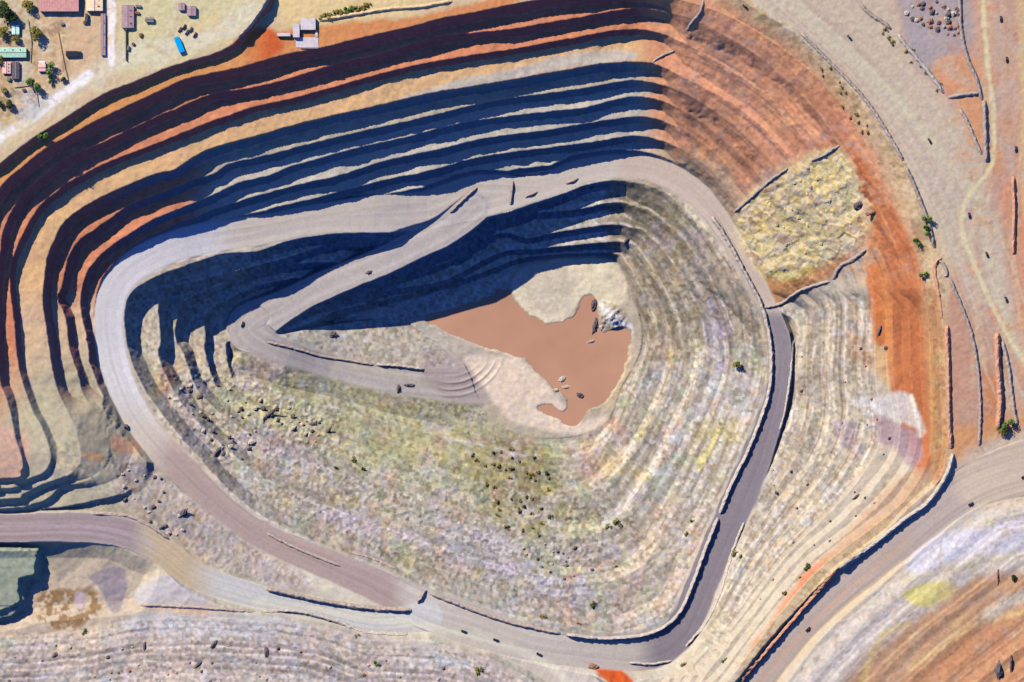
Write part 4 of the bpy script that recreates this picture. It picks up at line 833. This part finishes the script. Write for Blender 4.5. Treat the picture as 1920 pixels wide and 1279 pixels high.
o = empty('boundary_wall', 239, 86, H(239,86), 0, 'thin dark wall along the right side of the white track', 'wall')
box('wall_panel', -.3, .3, -14, 14, 0, 2.6, RM_['dark'], o)
for y in (-14, -7, 0, 7, 14): box('pillar', -.45, .45, y - .35, y + .35, 0, 2.9, RM_['brown'], o)
o = empty('tipping_bunker', 570, 62, H(575,70) - .2, 0, 'white concrete tipping bunker with dark recesses on the northern rim', 'bunker')
def bb(nm, u0, v0, u2, v2, z1, m): box(nm, (u0 - 570) * S, (u2 - 570) * S, -(v2 - 62) * S, -(v0 - 62) * S, 0, z1, m, o)
bb('upper_slab', 565, 36, 593, 58, 4.2, CONC); bb('side_wall', 551, 47, 563, 72, 4.6, CONC); bb('lower_slab', 556, 72, 598, 91, .8, CONC)
bb('end_wall', 592.5, 58.5, 597, 71, 1.5, CONC); bb('wing_wall', 521, 64, 546, 70, 4, CONC); bb('rail', 565, 91.5, 598, 93, 1.6, RM_['grey'])
MW_ = mat('weathered_timber', (120,100,80))
def fence(pts, label):
    o = empty('yard_fence', *pts[0], H(*pts[0]), 0, label, 'fence'); ox, oy = wx(pts[0][0]), wy(pts[0][1]); oz = H(*pts[0])
    for a, b in zip(pts[:-1], pts[1:]):
        L = math.hypot(wx(b[0]) - wx(a[0]), wy(b[1]) - wy(a[1])); n = max(2, int(L / 3)); an = math.atan2(wy(b[1]) - wy(a[1]), wx(b[0]) - wx(a[0]))
        for k in range(n):
            u, v = a[0] + (b[0] - a[0]) * k / n, a[1] + (b[1] - a[1]) * k / n; z = H(u, v) - oz
            p = box('post', -.1, .1, -.1, .1, -.2, 1.9, MW_, o); p.location = (wx(u) - ox, wy(v) - oy, z)
        vs, fs = boxm(0, L, -.06, .06, .5, 1.6); q = obj('panel', vs, fs, MW_, o); q.location = (wx(a[0]) - ox, wy(a[1]) - oy, H(*a) - oz + .15); q.rotation_euler = (0, 0, an)
fence([(112,62),(121,110),(132,158)], 'long timber fence along the eastern side of the compound')
fence([(30,165),(70,160),(75,200)], 'low timber fence round the grey triangular yard')
fence([(56,40),(62,80),(60,118)], 'timber fence between the olive trees and the mint roofed hut')
CR = [mat('crate_' + n, c) for n, c in (('grey', (110,104,100)), ('rust', (130,84,60)))]
for k, (u, v, L, W_, lab) in enumerate([(163,44,4,2.4,'rusty container standing right behind the small brown truck'),(120,47,3,2,'grey crate on the sand below the pink roofed building'),(258,26,6,2,'rusty container beside the brownish narrow building'),(262,14,5,2,'grey container at the top edge right of the brownish building'),(266,68,2,3,'small grey crate near the dry bush on the pale yard'),(243,92,2,4,'rusty crate right of the thin dark wall'),(252,84,2,2,'grey crate lying loose right of the thin dark wall'),(20,150,3,3,'rusty crate south of the dark roofed shed'),(48,170,3,2,'grey crate at the corner of the grey triangular yard'),(14,172,2.4,3,'rusty crate under the brownish tree')]):
    o = empty('container', u, v, H(u, v), random.uniform(-.2, .2), lab, 'container'); m = CR[(k + 1) % 2]
    box('body', -L/2, L/2, -W_/2, W_/2, .1, 2.2, m, o); box('lid', -L/2 - .05, L/2 + .05, -W_/2 - .05, W_/2 + .05, 2.2, 2.32, m, o)
    for t in (-.3, .0, .3): box('rib', t * L - .08, t * L + .08, -W_/2 - .06, W_/2 + .06, 2.32, 2.4, m, o)
# vehicles ---------------------------------------------------------------------
VM = {k: mat(k + '_vehicle_paint', c, .35, .05) for k, c in dict(dark=(46,42,50), brown=(84,70,70), grey=(70,70,78), blue=(0,140,196), white=(228,228,228)).items()}
def wheel_mesh(r, wd):
    vs, fs = [], []; n = 14
    for y in (-wd / 2, wd / 2):
        for i in range(n): a = 2 * math.pi * i / n; vs.append((math.cos(a) * r, y, math.sin(a) * r + r))
    fs = [tuple(range(n)), tuple(range(n, 2 * n))[::-1]] + [(i, i + n, (i + 1) % n + n, (i + 1) % n) for i in range(n)]
    me = bpy.data.meshes.new('wheel'); me.from_pydata(vs, [], fs); me.materials.append(MTIRE); me.update(); return me
WH = wheel_mesh(.42, .3); WH2 = wheel_mesh(.55, .4)
def prism(name, prof, w0, m, parent):                              # side profile (x, z) swept across the width
    n = len(prof); vs = [(x, y * k, z) for y in (-w0, w0) for x, z, k in prof]
    fs = [tuple(range(n))[::-1], tuple(range(n, 2 * n))] + [(i, (i + 1) % n, (i + 1) % n + n, i + n) for i in range(n)]
    return obj(name, vs, fs, m, parent)
def pickup(u, v, deg, col, label, group=None):
    o = empty('pickup', u, v, H(u, v), math.radians(deg), label, 'pickup', group); m = VM[col]
    prism('body', [(-2.7,.5,1),(2.6,.5,.96),(2.75,.75,.94),(2.6,1.05,.94),(1.2,1.15,1),(-2.7,1.1,1)], .95, m, o)
    prism('cab', [(1.3,1.15,.98),(.7,1.8,.84),(-.7,1.85,.84),(-1.0,1.15,.98)], .93, m, o)
    prism('windscreen', [(1.36,1.18,.9),(.76,1.78,.8),(.8,1.81,.8),(1.42,1.2,.9)], .9, MGLASS, o)
    box('load_bed', -2.55, -1.1, -.8, .8, 1.1, 1.14, MTIRE, o)
    for x in (-1.7, 1.7):
        for y in (-.85, .85): w_ = bpy.data.objects.new('wheel', WH); COL.objects.link(w_); w_.parent = o; w_.location = (x, y, 0)
def truck(u, v, deg, col, L, label, W=2.4, Hh=3.4):
    o = empty('truck', u, v, H(u, v), math.radians(deg), label, 'truck'); m = VM[col]; a = W / 2
    prism('cab', [(L/2-2.2,.9,1),(L/2,.9,.95),(L/2+.05,1.9,.95),(L/2-.4,2.9,.9),(L/2-2.2,3.0,.95)], a * .95, m, o)
    prism('windscreen', [(L/2+.07,1.95,.85),(L/2-.36,2.85,.8),(L/2-.32,2.87,.8),(L/2+.12,1.97,.85)], a * .95, MGLASS, o)
    box('cargo_box', -L/2, L/2 - 2.5, -a, a, 1.1, Hh, m, o); box('chassis', -L/2, L/2 - .3, -.5, .5, .75, 1.05, MTIRE, o)
    for k in range(5): x = -L/2 + (L - 2.6) * (k + .5) / 5; box('rib', x - .08, x + .08, -a - .05, a + .05, Hh, Hh + .08, m, o)
    for x in (-L/2 + 1.2, -L/2 + 2.5, L/2 - 1.2):
        for y in (-a * .8, a * .8): w_ = bpy.data.objects.new('wheel', WH2); COL.objects.link(w_); w_.parent = o; w_.location = (x, y, 0)
truck(338.5, 86, 112, 'blue', 15, 'bright blue long truck parked alone on the pale yard', 5.2, 3.6)
truck(141, 103, 0, 'dark', 14, 'dark truck parked on sandy ground below the compound', 5.0, 3.0)
truck(165, 36, 85, 'brown', 8, 'small brown truck beside the large pink roofed building', 2.6)
G = 'pickups parked in a row on the pale yard'
for k, (u, v) in enumerate([(340,58),(348,53),(353,63),(360,58),(368,68)]): pickup(u, v, 60, ('brown','dark','grey')[k % 3], ('brown pickup at the left end of the row behind the blue truck','dark pickup second from the left in the row behind the blue truck','grey pickup in the middle of the row behind the blue truck','brown pickup second from the right in the row behind the blue truck','dark pickup at the right end of the row behind the blue truck')[k], G)
G = 'pickups driving on the mine roads'
for u, v, d, lab in [(1395,15,140,'dark pickup at the top edge near the start of the broad pale road'),(1590,73,130,'dark pickup on the broad pale road at the north-east, upper one'),(1740,266,120,'dark pickup on the broad pale road at the north-east, lower one'),
 (1873,38,92,'dark pickup at the top of the north-south track by the right edge'),(1884,114,92,'dark pickup on the north-south track, below the topmost one'),(1901,281,90,'dark pickup on the reddish ground right of the thick straight berm'),
 (1814,405,100,'dark pickup on the track where it curves beside the orange ground'),(1847,478,110,'dark pickup on the bare ground left of the free-standing bank'),(1883,562,110,'dark pickup on the bare ground below the free-standing bank'),
 (1817,944,30,'dark pickup on the pale flat where the rim road begins'),(1916,893,30,'dark pickup at the right edge of the pale flat'),
 (870,1184,-20,'dark pickup on the southern road just past the junction'),(930,1200,-20,'dark pickup on the southern road between two others'),(1011,1227,-25,'dark pickup on the southern road near the dark bend'),
 (452,608,70,'dark pickup on the hairpin of the lower ramp'),(1513,1178,45,'dark pickup on the rim road near the bottom edge'),(1329,1020,70,'dark pickup on the dark eastern haul road beside its berm')]: pickup(u, v, d, 'dark', lab, G)
